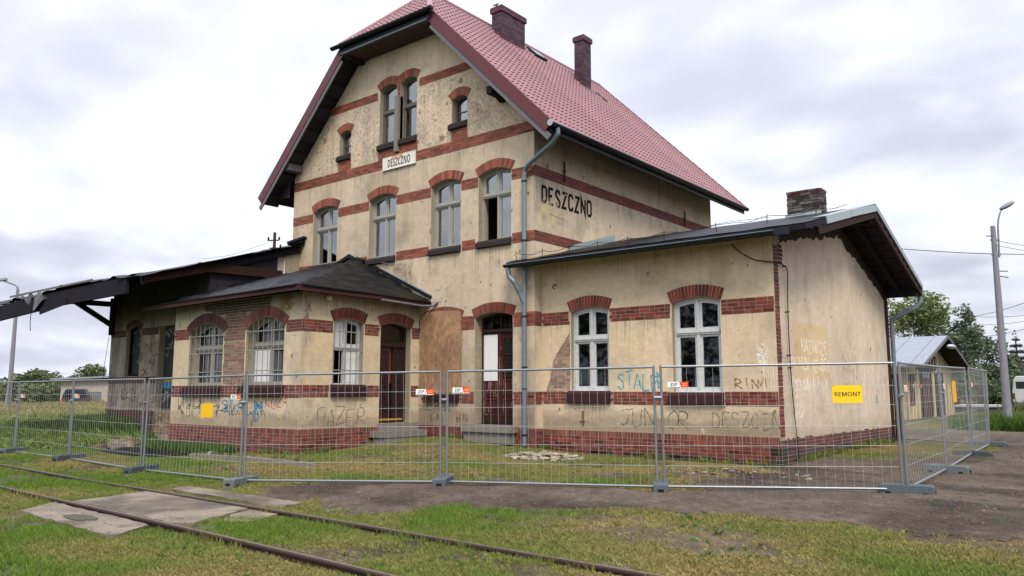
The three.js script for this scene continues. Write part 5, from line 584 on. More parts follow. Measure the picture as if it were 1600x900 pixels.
const footShape = (() => { const s = new THREE.Shape([[-0.36, 0], [-0.30, 0], [-0.28, 0.05], [-0.2, 0.05], [-0.2, 0], [0.2, 0], [0.2, 0.05], [0.28, 0.05], [0.30, 0], [0.36, 0], [0.35, 0.12], [0.32, 0.135], [-0.32, 0.135], [-0.35, 0.12]].map((p) => new THREE.Vector2(...p))); return new THREE.ExtrudeGeometry(s, { depth: 0.2, bevelEnabled: true, bevelSize: 0.012, bevelThickness: 0.012, bevelSegments: 2 }).translate(0, 0, -0.1); })();
const FEET = ['#5d666c', '#6d7472', '#4f565b'].map((c) => std(c, 0.85, { ...gM(0.25), ...gB(0.2, 0.008) }));
const footRecess = box(0.372, 0.3755, 0.035, 0.075, -0.045, 0.045);
function foot(p, label, ry, k = 1) { const g = thing('ballast_block', label, 'ballast block', [p[0], Math.max(p[1] - 0.13, H(p[0], p[2]) - 0.02), p[2]], 'grey ballast blocks under the fence'); g.rotation.y = ry; lpart(g, 'block', footShape, FEET[Math.abs(Math.round(p[0] * 7)) % 3]); lpart(g, 'grip_recess', footRecess, M.dark); for (const z of [-0.055, 0.055]) lpart(g, 'socket', rod(V(0, 0.13, z), V(0, 0.15, z), 0.028, 8), M.dark); g.scale.z = 1; return g; }
const ft = 'grey ballast block ';
foot(J.J5, ft + 'at the far left on the grass', R(-65)); foot(J.J4, ft + 'on grass, second from the left', R(-75)); foot(J.J3, ft + 'on grass left of the concrete crossing', R(-72)); foot(J.J2, ft + 'beside the concrete crossing slab', R(-68)); foot(J.J1, ft + 'on the dirt track in front of the porch door', R(-58)); foot(J.J0, ft + 'on the dirt track below the window between STALE and JUNIOR', R(-62)); foot(J.C, ft + 'pale and wide at the front fence corner', R(8)); foot(J.R1, ft + 'first behind the front corner on the right-hand run', R(-4)); foot(J.R2, ft + 'second behind the front corner on the right-hand run', R(-3)); foot(J.R3, ft + 'at the far back corner of the fence', R(-3)); foot(J.B1, ft + 'on the back run beside the annexe', R(40));
function hung(P, name, label, cat, x, y, w, h, mat) { const c = V(x, y, 0.016).applyEuler(P.g.rotation).add(P.A); const g = thing(name, label, cat, [c.x, c.y, c.z]); g.rotation.copy(P.g.rotation); const b = box(-w / 2, w / 2, -h / 2, h / 2, -0.002, 0.003), uv = b.attributes.uv; for (let i = 16; i < 20; i++) uv.setXY(i, i % 2 ? 1 : 0, i < 18 ? 1 : 0); const m = sh(new THREE.Mesh(b, mat)); m.name = 'sheet'; g.add(m); for (const s of [-1, 1]) lpart(g, 'cable_tie', new THREE.TorusGeometry(0.012, 0.002, 4, 8).rotateY(1.57).translate(s * (w / 2 - 0.02), h / 2 - 0.01, 0), M.dark); return g; }
const remont = canvasTex(512, 310, null, (x) => { x.fillStyle = '#f2c80a'; x.fillRect(0, 0, 512, 310); x.fillStyle = '#1b1a18'; x.font = '100px sans-serif'; x.textAlign = 'center'; x.save(); x.translate(256, 192); x.scale(1.13, 1); x.fillText('REMONT', 0, 0); x.lineWidth = 4; x.strokeStyle = '#1b1a18'; x.strokeText('REMONT', 0, 0); x.restore(); x.strokeStyle = 'rgba(120,95,10,.5)'; x.lineWidth = 3; x.strokeRect(2, 2, 508, 306); });
{ const y = std('#e0b40c', 0.5); hung(PN.h, 'warning_sign', 'yellow sign reading REMONT on the fence at the annexe end', 'sign', PN.h.L - 0.735, 1.405, 0.425, 0.262, [y, y, y, y, new THREE.MeshStandardMaterial({ map: remont, roughness: 0.45 }), y]); }
hung(PN.e, 'warning_sign', 'plain yellow sheet on the fence below the left barred window', 'sign', 2.33, 1.235, 0.40, 0.26, M.yellow); hung(PN.j, 'warning_sign', 'blank amber back of a sign on the right-hand fence run', 'sign', 1.6, 1.38, 0.5, 0.42, M.yellowBack);
{ const P = PN.e; }
// enamel station sign on the gable
{ const g = thing('station_sign', 'white enamel sign reading DESZCZNO with rust, under the twin gable window', 'sign', [-16.77, 8.15, -15.43]);
  const t = canvasTex(700, 180, (i, j) => { const n = fbm(i / 60, j / 60, 3), k = 0.9 + 0.12 * n; return [226 * k, 222 * k, 210 * k]; }, (x) => { x.fillStyle = '#2a2624'; x.textAlign = 'center'; x.save(); x.translate(350, 148); x.scale(0.62, 1); x.font = 'bold 158px sans-serif'; x.fillText('DESZCZNO', 0, 0); x.restore(); const r = rng(3); for (let i = 0; i < 130; i++) { x.fillStyle = `rgba(${175 + r() * 40},${75 + r() * 40},${30},${0.15 + r() * 0.4})`; x.beginPath(); x.ellipse(200 + r() * 230, r() * r() * 95, 3 + r() * 13, 3 + r() * 9, 0, 0, 7); x.fill(); } });
  const b = box(-0.695, 0.695, -0.19, 0.19, 0, 0.03), uv = b.attributes.uv; for (let i = 16; i < 20; i++) uv.setXY(i, i % 2 ? 1 : 0, i < 18 ? 1 : 0); const e = std('#cfcac0', 0.6); lpart(g, 'board', b, [e, e, e, e, new THREE.MeshStandardMaterial({ map: t, roughness: 0.35 }), e]); lpart(g, 'rim', merge([box(-0.7, 0.7, 0.185, 0.198, 0.028, 0.036), box(-0.7, 0.7, -0.198, -0.185, 0.028, 0.036)]), e); }

// ---------- railway track, crossing slabs, debris ----------
function rail(z, label, cuts) {
  const prof = [[-0.06, -0.15], [0.06, -0.15], [0.06, -0.135], [0.012, -0.115], [0.010, -0.04], [0.034, -0.028], [0.034, -0.006], [0.024, 0], [-0.024, 0], [-0.034, -0.006], [-0.034, -0.028], [-0.010, -0.04], [-0.012, -0.115], [-0.06, -0.135]];
  const g = thing('rail', label, 'rail', [-5, -0.28, z], 'rusty rails of the railway track'); g.rotation.y = z < -6 ? -0.021 : -0.034; const n = 120, x0 = -75, x1 = 8, P = [], I = [], U = []; const m = prof.length;
  for (let i = 0; i <= n; i++) { const x = lerp(x0, x1, i / n); for (const [a, b] of prof) { P.push(x + 5, -0.168 + b + 0.28 + 0.006 * Math.sin(x * 0.5), a + 0.012 * Math.sin(x * 0.27)); U.push(x, a + b); } } for (let i = 0; i < n; i++) for (let k = 0; k < m; k++) { const a = i * m + k, b = i * m + ((k + 1) % m); I.push(a, a + m, b + m, a, b + m, b); }
  const q = new THREE.BufferGeometry(); q.setAttribute('position', new THREE.Float32BufferAttribute(P, 3)); q.setAttribute('uv', new THREE.Float32BufferAttribute(U, 2)); q.setIndex(I); const f = q.toNonIndexed(); f.computeVertexNormals(); lpart(g, 'rail_profile', f, std('#4c3a33', 0.6, { metalness: 0.35, ...gM(0.6), ...gB(0.4, 0.004) }));
  lpart(g, 'rail_head', grid(120, 1, (s, t) => { const x = lerp(x0, x1, s); return [x + 5, 0.116 + 0.006 * Math.sin(x * 0.5), lerp(0.021, -0.021, t) + 0.012 * Math.sin(x * 0.27)]; }, (s, t) => [s * 83, t * 0.05]), std('#7c6f66', 0.55, { metalness: 0.25, ...gM(0.5) }));
  lpart(g, 'fishplate', merge([box(9.2, 9.75, 0.0, 0.075, 0.035, 0.06)]), std('#3c2e29', 0.7)); return g;
}
rail(-6.565, 'rusty rail nearer the station, running between the crossing slabs'); rail(-5.00, 'rusty rail nearer the camera, past the near crossing slab');
const conc = (s) => { const t = canvasTex(512, 512, (i, j) => { const n = fbm(i / 70 + s, j / 70, 4), f = fbm(i / 4 + s, j / 4, 2), cr = Math.abs(fbm(i / 90 + s * 2, j / 40 + 5, 4) - 0.5) < 0.006 ? 0.55 : 1, k = (0.72 + 0.35 * n + 0.16 * (f - 0.5)) * cr; const e = smooth(0.45, 0.7, fbm(i / 120 + s, j / 120 + 8, 4)); return [lerp(136, 96, e) * k, lerp(124, 88, e) * k, lerp(108, 74, e) * k]; }); t.wrapS = t.wrapT = THREE.RepeatWrapping; t.repeat.set(0.3, 0.3); return new THREE.MeshStandardMaterial({ map: t, roughness: 0.92, ...gB(0.5, 0.01) }); };
function slabThing(pts, y, t, label, seed, cut) { const r = ragged(pts, 0.05, seed, 0.16), g = ext(r.map(([x, z]) => [x, -z]), [], t).rotateX(-Math.PI / 2).translate(0, y - t, 0); const o = top('concrete_slab', g, conc(seed), label, 'concrete slab'); return o; }
slabThing([[-13.3, -6.80], [-12.95, -5.40], [-9.85, -5.32], [-9.65, -5.5], [-10.0, -6.2], [-10.3, -6.74]], -0.19, 0.16, 'cracked concrete crossing slab between the two rails', 4);
slabThing([[-10.22, -6.72], [-9.92, -6.2], [-9.5, -5.8], [-9.25, -6.05], [-9.5, -6.7]], -0.20, 0.15, 'broken corner piece of the crossing slab by the nearer-station rail', 9);
slabThing([[-13.1, -5.20], [-10.0, -5.10], [-9.6, -4.5], [-10.0, -4.42], [-12.6, -4.55]], -0.20, 0.14, 'concrete slab outside the near rail with a dark patch', 12); slabThing([[-13.3, -7.45], [-13.1, -7.02], [-10.2, -6.94], [-9.9, -7.2], [-10.0, -7.4]], -0.17, 0.12, 'smooth concrete strip beside the rail below the fence', 15);
top('asphalt_patch', (() => { const p = []; for (let k = 0; k < 16; k++) { const a = k / 16 * 6.283, q = 0.8 + 0.35 * vn(k * 1.7, 3); p.push([-11.2 + 0.36 * q * Math.cos(a), 4.78 + 0.14 * q * Math.sin(a)]); } return ext(p, [], 0.012).rotateX(-Math.PI / 2).translate(0, -0.198, 0); })(), std('#5b554d', 0.95, gB(0.2, 0.02)), 'dark asphalt patch on the near concrete slab', 'patch');
function chunks(name, label, cat, n, area, s, mats, seed) { const r = rng(seed), cx = (area[0] + area[1]) / 2, cz = (area[2] + area[3]) / 2, g = thing(name, label, cat, [cx, H(cx, cz), cz]); for (let i = 0; i < n; i++) { const k = Math.sqrt(r()), a = r() * 6.283, x = cx + k * Math.cos(a) * (area[1] - area[0]) / 2, z = cz + k * Math.sin(a) * (area[3] - area[2]) / 2, q = s * (0.4 + r()); const ge = new THREE.IcosahedronGeometry(q, 1), p = ge.attributes.position, h = {}; for (let v = 0; v < p.count; v++) { const key = [p.getX(v).toFixed(3), p.getY(v).toFixed(3), p.getZ(v).toFixed(3)].join(); h[key] = h[key] || 0.65 + r() * 0.6; p.setXYZ(v, p.getX(v) * h[key] * 1.2, p.getY(v) * h[key] * 0.42, p.getZ(v) * h[key]); } ge.rotateY(r() * 6).rotateX((r() - 0.5) * 0.7).translate(x - cx, H(x, z) - H(cx, cz) + q * 0.16 + (1 - k) * s * 0.8, z - cz); const f = ge.index ? ge.toNonIndexed() : ge; f.computeVertexNormals(); lpart(g, 'chunk', f, mats[i % mats.length]); } return g; }
const PLM = ['#a89f8c', '#b5ab97', '#8f8777', '#9c8f79'].map((c) => std(c, 0.95, gM(0.2)));
chunks('rubble_pile', 'heap of broken pale plaster at the foot of the rain pipe', 'rubble', 120, [-11.7, -9.8, -15.1, -13.7], 0.072, PLM, 5); chunks('rubble_pile', 'small heap of pale rubble on the grass below the left porch wall', 'rubble', 26, [-18.9, -18.0, -11.15, -10.6], 0.07, PLM, 7); chunks('rubble_pile', 'scatter of stones and brick bits in front of the annexe corner', 'rubble', 60, [-7.4, -4.4, -14.5, -12.9], 0.042, [std('#6f6658', 0.95), std('#857b6b', 0.95), std('#6d5548', 0.95), std('#5d5248', 0.95), PLM[2]], 9); chunks('rubble_pile', 'dark bricks and rubble beside the goods wing wall', 'rubble', 80, [-25.2, -21.0, -11.9, -10.4], 0.17, [std('#4a3a33', 0.95), std('#6a5a4c', 0.95), std('#59493f', 0.95), std('#8a8072', 0.95)], 11); chunks('rubble_pile', 'plaster crumbs under the red corner of the porch', 'rubble', 18, [-16.4, -14.2, -10.9, -10.2], 0.04, PLM, 13);
for (const [a, b, l] of [[[-18.4, -10.35], [-16.1, -10.2], 'weathered concrete kerb beam lying in the grass, left piece'], [[-16.05, -10.2], [-13.3, -10.1], 'weathered concrete kerb beam lying in the grass, right piece']]) top('kerb_beam', bar(V(a[0], H(...a) + 0.02, a[1]), V(b[0], H(...b) + 0.01, b[1]), 0.14, 0.16), M.concrete, l, 'kerb');
top('tarpaulin', grid(34, 14, (s, t) => { const x = lerp(-22.8, -18.9, s), z = lerp(-9.7, -10.9, t) + 0.4 * (s - 0.5); return [x, H(x, z) + 0.03 + 0.16 * Math.sin(s * 3.14) * Math.sin(t * 3.14) * fbm(s * 9, t * 5, 3) + 0.02, z]; }), M.felt, 'torn black roofing felt lying on the grass by the goods wing', 'roofing felt');
top('concrete_block', bar(V(-22.9, H(-22.9, -10.5) + 0.1, -10.5), V(-22.0, H(-22, -10.4) + 0.1, -10.35), 0.25, 0.26), M.concrete, 'grey concrete block lying among the bricks by the goods wing', 'block');
// ---------- lamps, poles, wires ----------
function lamp(name, label, x, z, hgt, arm, dir) { const y = H(x, z), g = thing(name, label, 'street lamp', [x, y, z]); const pm = std('#8c8b93', 0.85, gM(0.5)); lpart(g, 'pole', new THREE.CylinderGeometry(0.09, 0.16, hgt, 12).translate(0, hgt / 2, 0), pm); return { g, y }; }
{ const x = -4.66, z = -35.9, { g } = lamp('street_lamp', 'tall concrete lamp post with one oval head at the right edge', x, z, 7.85), R2 = V(0.777, 0, -0.63); const p = (a, y) => V(R2.x * a, y, R2.z * a);
  lpart(g, 'arm', tube([p(0.16, 6.6), p(0.2, 7.7), p(0.24, 8.1), p(0.36, 8.45), p(0.5, 8.58)], 0.035, 8, 0.4), M.zinc); const hd = new THREE.SphereGeometry(1, 14, 10).scale(0.34, 0.1, 0.16).rotateZ(0.5); hd.rotateY(Math.atan2(0.63, 0.777)); hd.translate(p(0.62, 0).x, 8.68, p(0.62, 0).z); lpart(g, 'lamp_head', hd, std('#7d7e86', 0.5)); for (const y of [6.7, 7.3]) lpart(g, 'clamp', rod(p(-0.14, y), p(0.22, y), 0.03, 6), M.zinc); lpart(g, 'crossbar', merge([rod(p(-0.3, 7.45), p(0.1, 7.45), 0.02, 5), rod(p(0.1, 6.05), p(0.45, 6.05), 0.02, 5), rod(p(0.1, 5.85), p(0.45, 5.8), 0.02, 5)]), M.iron); }
{ const x = -56, z = -19.1, { g } = lamp('street_lamp', 'tall grey lamp post with a bracket arm at the left edge', x, z, 7.7); const p = (a, y) => V(-0.777 * a, y, 0.63 * a); lpart(g, 'arm', tube([p(0, 7.5), p(0.05, 7.9), p(0.35, 8.05), p(0.9, 8.25)], 0.06, 8, 0.3), M.zinc); const hd = box(-0.42, 0.42, -0.07, 0.07, -0.14, 0.14).rotateZ(-0.16); hd.rotateY(-2.46); hd.translate(p(1.2, 0).x, 8.3, p(1.2, 0).z); lpart(g, 'lamp_head', hd, std('#8b8b90', 0.5)); lpart(g, 'brace', rod(V(0.6, 0.0, 0.4), V(0.05, 2.6, 0.02), 0.06, 6), M.concrete); }
{ const g = thing('utility_pole', 'top of a dark utility pole rising behind the canopy roof', 'utility pole', [-51.1, 0.2, -34.5]); lpart(g, 'pole', new THREE.CylinderGeometry(0.11, 0.16, 13.2, 10).translate(0, 6.6, 0), M.iron); lpart(g, 'crossarm', merge([rod(V(-0.45, 12.6, 0.3), V(0.3, 12.6, -0.2), 0.05, 6), rod(V(-0.3, 12.0, 0.2), V(0.45, 12.0, -0.3), 0.05, 6)]), M.iron); for (const [a, y] of [[-0.4, 12.75], [0.3, 12.75], [0.4, 12.15]]) lpart(g, 'insulator', new THREE.CylinderGeometry(0.06, 0.08, 0.22, 8).translate(a, y, -a * 0.66), M.dark); }
const wire = (label, a, b, sag, r) => { const m = a.clone().lerp(b, 0.5); m.y -= sag; top('overhead_wire', tube([a, m, b], r * 0.65, 4, 0.5, 24), std('#3a3a40', 0.8), label, 'wire'); };
wire('thick black cable crossing the sky behind the annexe roof', V(-14.9, 12.24, -64.0), V(-5.26, 10.91, -65.6), 0.12, 0.04); wire('thin wire climbing to the upper right behind the lamp post', V(-13.74, 7.84, -78.7), V(-4.99, 7.58, -59.9), 0.25, 0.03); wire('second thin wire behind the lamp post, nearly level', V(-13.3, 8.12, -79), V(-5.09, 6.38, -60), 0.15, 0.025); wire('third thin wire behind the lamp post, lower down', V(-13.1, 7.33, -79.3), V(-5.1, 6.1, -60), 0.15, 0.022); wire('lowest slanting wire at the right edge', V(-13.4, 6.16, -79.2), V(-5.1, 5.78, -60), 0.2, 0.025); wire('short wire leaving the lamp post to the right, upper of two', V(-4.53, 7.33, -35.7), V(-3.79, 8.78, -47.6), 0.1, 0.016); wire('short wire leaving the lamp post to the right, lower of two', V(-4.55, 7.15, -35.7), V(-3.81, 8.52, -47.6), 0.1, 0.016); wire('pale wire sloping down left from the utility pole', V(-51.2, 12.8, -34.5), V(-74, 14.7, -41.6), 0.3, 0.022); wire('second pale wire beneath the one from the utility pole', V(-51.0, 12.3, -34.5), V(-74.8, 14.2, -41.0), 0.3, 0.022); wire('pale cable stay slanting from the left lamp post', V(-55.95, 2.6, -19.2), V(-64.3, 2.27, -25.6), 0.1, 0.04);
// ---------- board shed on the right ----------
{ const X = -9.5, g = thing('wooden_shed', 'cream boarded shed with grey metal roof and brown doors behind the fence', 'shed', [X, 0.2, -47.3]);
  const cr = ['#d8c7a0', '#cfbe96', '#e0d0ab', '#c4b38c'].map((c) => std(c, 0.9, gM(0.6))), brn = std('#5d4440', 0.8, gM(0.5)), topY = (z) => Math.min(4.25 - Math.abs(z + 47.3) * 0.262, 9); const z0 = -41.9, z1 = -52.7, n = 30; const fm = { m: I4() };
  for (let k = 0; k < n; k++) { const a = lerp(z0, z1, k / n), b = lerp(z0, z1, (k + 1) / n); fp(fm, 'wall_board', quads([[V(X + 0.02 * (k % 2), -0.1, a), V(X + 0.02 * (k % 2), -0.1, b), V(X + 0.02 * (k % 2), topY(b), b), V(X + 0.02 * (k % 2), topY(a), a)]]), cr[(k * 7) % 4], g); }
  fp(fm, 'wall', box(-24, X - 0.02, -0.1, 2.8, z0 - 0.3, z0 - 0.1), cr[1], g); fp(fm, 'wall', box(-24, X - 0.02, -0.1, 2.8, z1, z1 + 0.2), cr[1], g);
  const rf = std('#9aa2ab', 0.5, { metalness: 0.2, ...gM(1.5) }), rp = (s) => slab(...(s > 0 ? [V(-26, 4.45, -47.3), V(-26, 2.72, -41.1), V(X + 0.9, 2.72, -41.1), V(X + 0.9, 4.45, -47.3)] : [V(X + 0.9, 4.45, -47.3), V(X + 0.9, 2.72, -53.6), V(-26, 2.72, -53.6), V(-26, 4.45, -47.3)]), 0.1);
  fp(fm, 'roof', rp(1), rf, g); fp(fm, 'roof', rp(-1), rf, g); for (let k = 0; k < 14; k++) { const x = -9.2 - k * 1.2; fp(fm, 'roof_seam', bar(V(x, 4.46, -47.3), V(x, 2.73, -41.1), 0.05, 0.05), rf, g); } fp(fm, 'barge_board', bar(V(X + 0.92, 4.38, -47.3), V(X + 0.92, 2.65, -41.1), 0.06, 0.16), M.greyWood, g); fp(fm, 'barge_board', bar(V(X + 0.92, 4.38, -47.3), V(X + 0.92, 2.65, -53.6), 0.06, 0.14), M.greyWood, g); fp(fm, 'soffit', slab(V(X + 0.88, 4.3, -47.4), V(X + 0.88, 2.58, -53.5), V(X, 2.58, -53.5), V(X, 4.3, -47.4), 0.03), M.dark, g);
  const dr = (a, b, y0, y1, lab) => { const d = sub(g, 'door'); fp(fm, 'door_leaf', box(X, X + 0.07, y0, y1, b, a), brn, d); fp(fm, 'frame', merge([box(X, X + 0.11, y0, y1 + 0.1, a, a + 0.12), box(X, X + 0.11, y0, y1 + 0.1, b - 0.12, b), box(X, X + 0.11, y1, y1 + 0.1, b, a)]), M.oldWood, d); fp(fm, 'fanlight', box(X + 0.07, X + 0.1, y1 - 0.35, y1 - 0.05, b + 0.1, a - 0.1), std('#4d5560', 0.4), d); };
  dr(-44.6, -46.6, 0.2, 2.55); dr(-48.1, -49.5, 0.2, 2.42); const w = sub(g, 'window'); fp(fm, 'shutter', box(X, X + 0.06, 0.85, 2.0, -43.1, -42.3), brn, w); fp(fm, 'frame', box(X, X + 0.09, 2.0, 2.4, -43.2, -42.2), M.oldWood, w);
  const lv = sub(g, 'loft_hatch'); fp(fm, 'frame', merge([box(X + 0.02, X + 0.1, 3.28, 3.37, -48.1, -43.8), box(X + 0.02, X + 0.1, 2.62, 2.72, -48.1, -43.8)]), M.oldWood, lv); for (let k = 0; k < 7; k++) { const z = lerp(-43.85, -48.05, k / 6); fp(fm, 'batten', box(X + 0.02, X + 0.09, 2.65, 3.35, z - 0.06, z + 0.06), M.oldWood, lv); } fp(fm, 'hatch_panel', box(X + 0.02, X + 0.05, 2.7, 3.3, -48.05, -43.85), std('#8d8676', 0.9), lv); fp(fm, 'lamp_head', new THREE.SphereGeometry(0.3, 12, 8).scale(0.6, 0.4, 2.0).translate(X + 1.4, 3.75, -45.3), std('#aeb2b5', 0.4), g); }
{ const g = thing('loading_platform', 'low grey loading platform with a white edge beyond the fence', 'platform', [-10.3, 0.05, -57]); lpart(g, 'base', box(0, 2.3, 0, 0.5, -4, -0.4), std('#4d5058', 0.9)); lpart(g, 'edge', box(-0.05, 2.4, 0.5, 0.62, -4, -0.3), std('#a9acad', 0.7)); }
{ const g = thing('white_van', 'white delivery van cut off by the right edge, seen from behind', 'van', [-7.0, 0.25, -64.8]); g.rotation.y = R(-12); const w = std('#b9bcbb', 0.35), k = std('#1b1d20', 0.5); const body = new THREE.ExtrudeGeometry(new THREE.Shape([[-1.0, 0.35], [1.0, 0.35], [1.02, 1.2], [0.9, 2.1], [0.75, 2.28], [-0.75, 2.28], [-0.9, 2.1], [-1.02, 1.2]].map((p) => new THREE.Vector2(...p))), { depth: 4.6, bevelEnabled: true, bevelSize: 0.05, bevelThickness: 0.08, bevelSegments: 2 }).translate(0, 0, -4.6); lpart(g, 'body', body, w); for (const s of [-1, 1]) { lpart(g, 'tail_light', box(s * 0.97 - 0.06, s * 0.97 + 0.06, 0.75, 1.15, 0.06, 0.1), std('#5d2a26', 0.4)); lpart(g, 'rear_door', box(s * 0.46 - 0.43, s * 0.46 + 0.43, 0.55, 2.15, 0.08, 0.10), w); for (const z of [-0.9, -3.8]) lpart(g, 'wheel', new THREE.CylinderGeometry(0.34, 0.34, 0.22, 18).rotateZ(1.5708).translate(s * 0.92, 0.34, z), k); } lpart(g, 'bumper', box(-1.0, 1.0, 0.32, 0.55, 0.06, 0.16), std('#6b6e70', 0.6)); lpart(g, 'window', box(-0.8, 0.8, 1.45, 1.95, 0.10, 0.105), k); }
{ const g = thing('outbuilding', 'low white outbuilding with flat grey roof and grey door beyond the left field', 'outbuilding', [-72.9, -0.05, -28.96]); g.rotation.y = R(39); const w = std('#bcb3a6', 0.85, gM(1)); lpart(g, 'wall', box(-0.2, 6, -0.4, 2.5, -6, 0), w); lpart(g, 'roof', slab(V(-0.9, 2.62, 0.6), V(7, 2.95, 0.6), V(7, 3.0, -6.5), V(-0.9, 2.7, -6.5), 0.14), std('#8e9197', 0.7)); lpart(g, 'door', box(2.05, 3.3, 0.0, 1.5, 0.01, 0.05), std('#6d7072', 0.8)); }
// ---------- trees and bushes ----------
function crown(clumps, n, size, c0, c1, seed, flat = 0.5) { // leaf-sized faces through the clumps
  const r = rng(seed), P = [], C = [], N = []; const tot = clumps.reduce((s, c) => s + c[3] ** 2.2, 0);
  for (const [cx, cy, cz, rad, sy = 1] of clumps) { const k = Math.round((n * rad ** 2.2) / tot), tone = r(); for (let i = 0; i < k; i++) { let x, y, z, d; do { x = r() * 2 - 1; y = r() * 2 - 1; z = r() * 2 - 1; d = Math.hypot(x, y, z); } while (d > 1 || (d < 0.45 && r() < 0.7)); const q = V(cx + x * rad, cy + y * rad * sy, cz + z * rad), a = V(r() - 0.5, (r() - 0.5) * flat, r() - 0.5).normalize(), b = V(r() - 0.5, r() - 0.5, r() - 0.5).cross(a).normalize(), s = size * (0.5 + r() * 0.8); const nn = V(x, y + 0.4, z).normalize(); const t = clamp(0.5 * tone + 0.5 * r(), 0, 1), m = 0.8 + 0.4 * r(); const v = [q.clone().addScaledVector(a, -s), q.clone().addScaledVector(b, s * 0.45), q.clone().addScaledVector(a, s), q.clone().addScaledVector(b, -s * 0.45)]; for (const j of [0, 1, 2, 0, 2, 3]) { P.push(v[j].x, v[j].y, v[j].z); for (let e = 0; e < 3; e++) C.push(lerp(c0[e], c1[e], t) * m); } } }
  const g = new THREE.BufferGeometry(); g.setAttribute('position', new THREE.Float32BufferAttribute(P, 3)); g.setAttribute('color', new THREE.Float32BufferAttribute(C, 3)); g.computeVertexNormals(); return g;
}
const leafM = new THREE.MeshPhysicalMaterial({ color: 0xffffff, vertexColors: true, roughness: 0.85, side: THREE.DoubleSide, transmission: 0.35, thickness: 0 }); const bark = std('#4b4038', 0.95);
function tree(name, label, cat, x, z, clumps, n, size, c0, c1, seed, o = {}) { const g = thing(name, label, cat, [x, H(x, z) - 0.05, z], o.group); const tops = clumps.slice(0, o.limbs ?? 7), l = []; const hh = o.trunk ?? 2; if (hh) { lpart(g, 'trunk', new THREE.CylinderGeometry(0.10 * (o.k || 1), 0.2 * (o.k || 1), hh, 8).translate(0, hh / 2, 0), bark); for (const c of tops) l.push(tube([V(0, hh * 0.7, 0), V(c[0] * 0.5, lerp(hh, c[1], 0.55), c[2] * 0.5), V(c[0], c[1] + 0.3 * c[3], c[2])], 0.05 * (o.k || 1), 5, 0.5, 6)); lpart(g, 'limbs', merge(l), bark); } lpart(g, 'crown', crown(clumps, n, size, c0, c1, seed), leafM); return g; }
const cl = (n, seed, f) => { const r = rng(seed), a = []; for (let i = 0; i < n; i++) a.push(f(r, i / n)); return a; };
// right-hand group: a light airy tree, upright grey-green trees, dark undergrowth, a spruce
tree('leafy_tree', 'light green airy tree rising behind the shed roof beside the rain pipe', 'tree', -15.2, -70.7, cl(26, 3, (r, t) => { const a = r() * 6.28, k = 1.55 * Math.sqrt(r()); const y = 2.6 + 6.1 * r(); return [k * Math.cos(a) * 1.25, y, k * Math.sin(a), (y > 6.6 ? 1.15 : 0.62) * (0.7 + 0.5 * r())]; }), 5200, 0.17, [0.10, 0.14, 0.03], [0.20, 0.24, 0.06], 5, { trunk: 3.4, limbs: 12 });
const upright = (seed, n, wdt, y0, y1) => cl(n, seed, (r, t) => { const s = Math.floor(r() * 6), bx = (s - 2.5) / 2.5 * wdt * 0.5, q = r(), top = y1 - Math.abs(bx) * 0.7 - (s % 2) * 0.7; return [bx * (0.5 + 0.8 * q) + (r() - 0.5) * 0.4, lerp(y0, top, q), (r() - 0.5) * 1.6, 0.34 + 0.55 * (1 - q) + 0.1 * r(), 1.15]; });
tree('leafy_tree', 'tall grey green tree with upright branches behind the shed gable', 'tree', -13.6, -76.6, upright(7, 70, 3.5, 1.6, 9.2), 9000, 0.18, [0.07, 0.115, 0.055], [0.16, 0.215, 0.10], 8, { trunk: 2.6, limbs: 10 }); tree('leafy_tree', 'loose dark green tree left of the lamp post with sky showing through', 'tree', -12.0, -80.4, upright(17, 64, 4.4, 1.2, 8.0), 8500, 0.18, [0.065, 0.105, 0.05], [0.15, 0.20, 0.095], 18, { trunk: 2, limbs: 10 });
tree('bush', 'broad dark green bush between the shed and the lamp post', 'bush', -11.6, -70.9, cl(34, 23, (r) => [(r() - 0.5) * 9, 0.4 + 1.9 * r(), (r() - 0.5) * 2.4, 0.6 + 0.5 * r()]), 6000, 0.17, [0.04, 0.075, 0.022], [0.09, 0.14, 0.04], 24, { trunk: 0 }); tree('bush', 'dark hedge bush behind the lamp post next to the van', 'bush', -8.3, -76, cl(22, 33, (r) => [(r() - 0.5) * 6, 0.3 + 1.6 * r(), (r() - 0.5) * 2, 0.6 + 0.5 * r()]), 3600, 0.17, [0.025, 0.055, 0.022], [0.06, 0.10, 0.04], 34, { trunk: 0 });
{ const g = thing('spruce_tree', 'dark spruce tree at the right edge far behind the lamp post', 'tree', [-11.75, 0.2, -100.3]); lpart(g, 'trunk', new THREE.CylinderGeometry(0.06, 0.2, 7, 8).translate(0, 3.5, 0), bark); const c = []; for (let k = 0; k < 9; k++) for (let q = 0; q < 7; q++) { const y = 1.6 + k * 0.66, w = (1 - k / 9.3) * 1.9, a = q / 7 * 6.28 + k; c.push([Math.cos(a) * w * 0.75, y, Math.sin(a) * w * 0.75, 0.16 + w * 0.26, 0.5]); } c.push([0, 7.4, 0, 0.22, 2.2]); lpart(g, 'crown', crown(c, 4200, 0.17, [0.02, 0.035, 0.03], [0.045, 0.07, 0.06], 44), leafM); }
{ const g = thing('house', 'dark brown house roof half hidden at the right edge behind the hedge', 'house', [-14.2, 0.2, -112]); lpart(g, 'wall', box(-1, 7, 0, 3.6, -6, 0), std('#7a6a60', 0.9)); lpart(g, 'roof', ext([[-1.5, 3.5], [7.5, 3.5], [6, 5.0], [0.4, 5.0]], [], 6.5, -6.2), std('#57443f', 0.8)); }
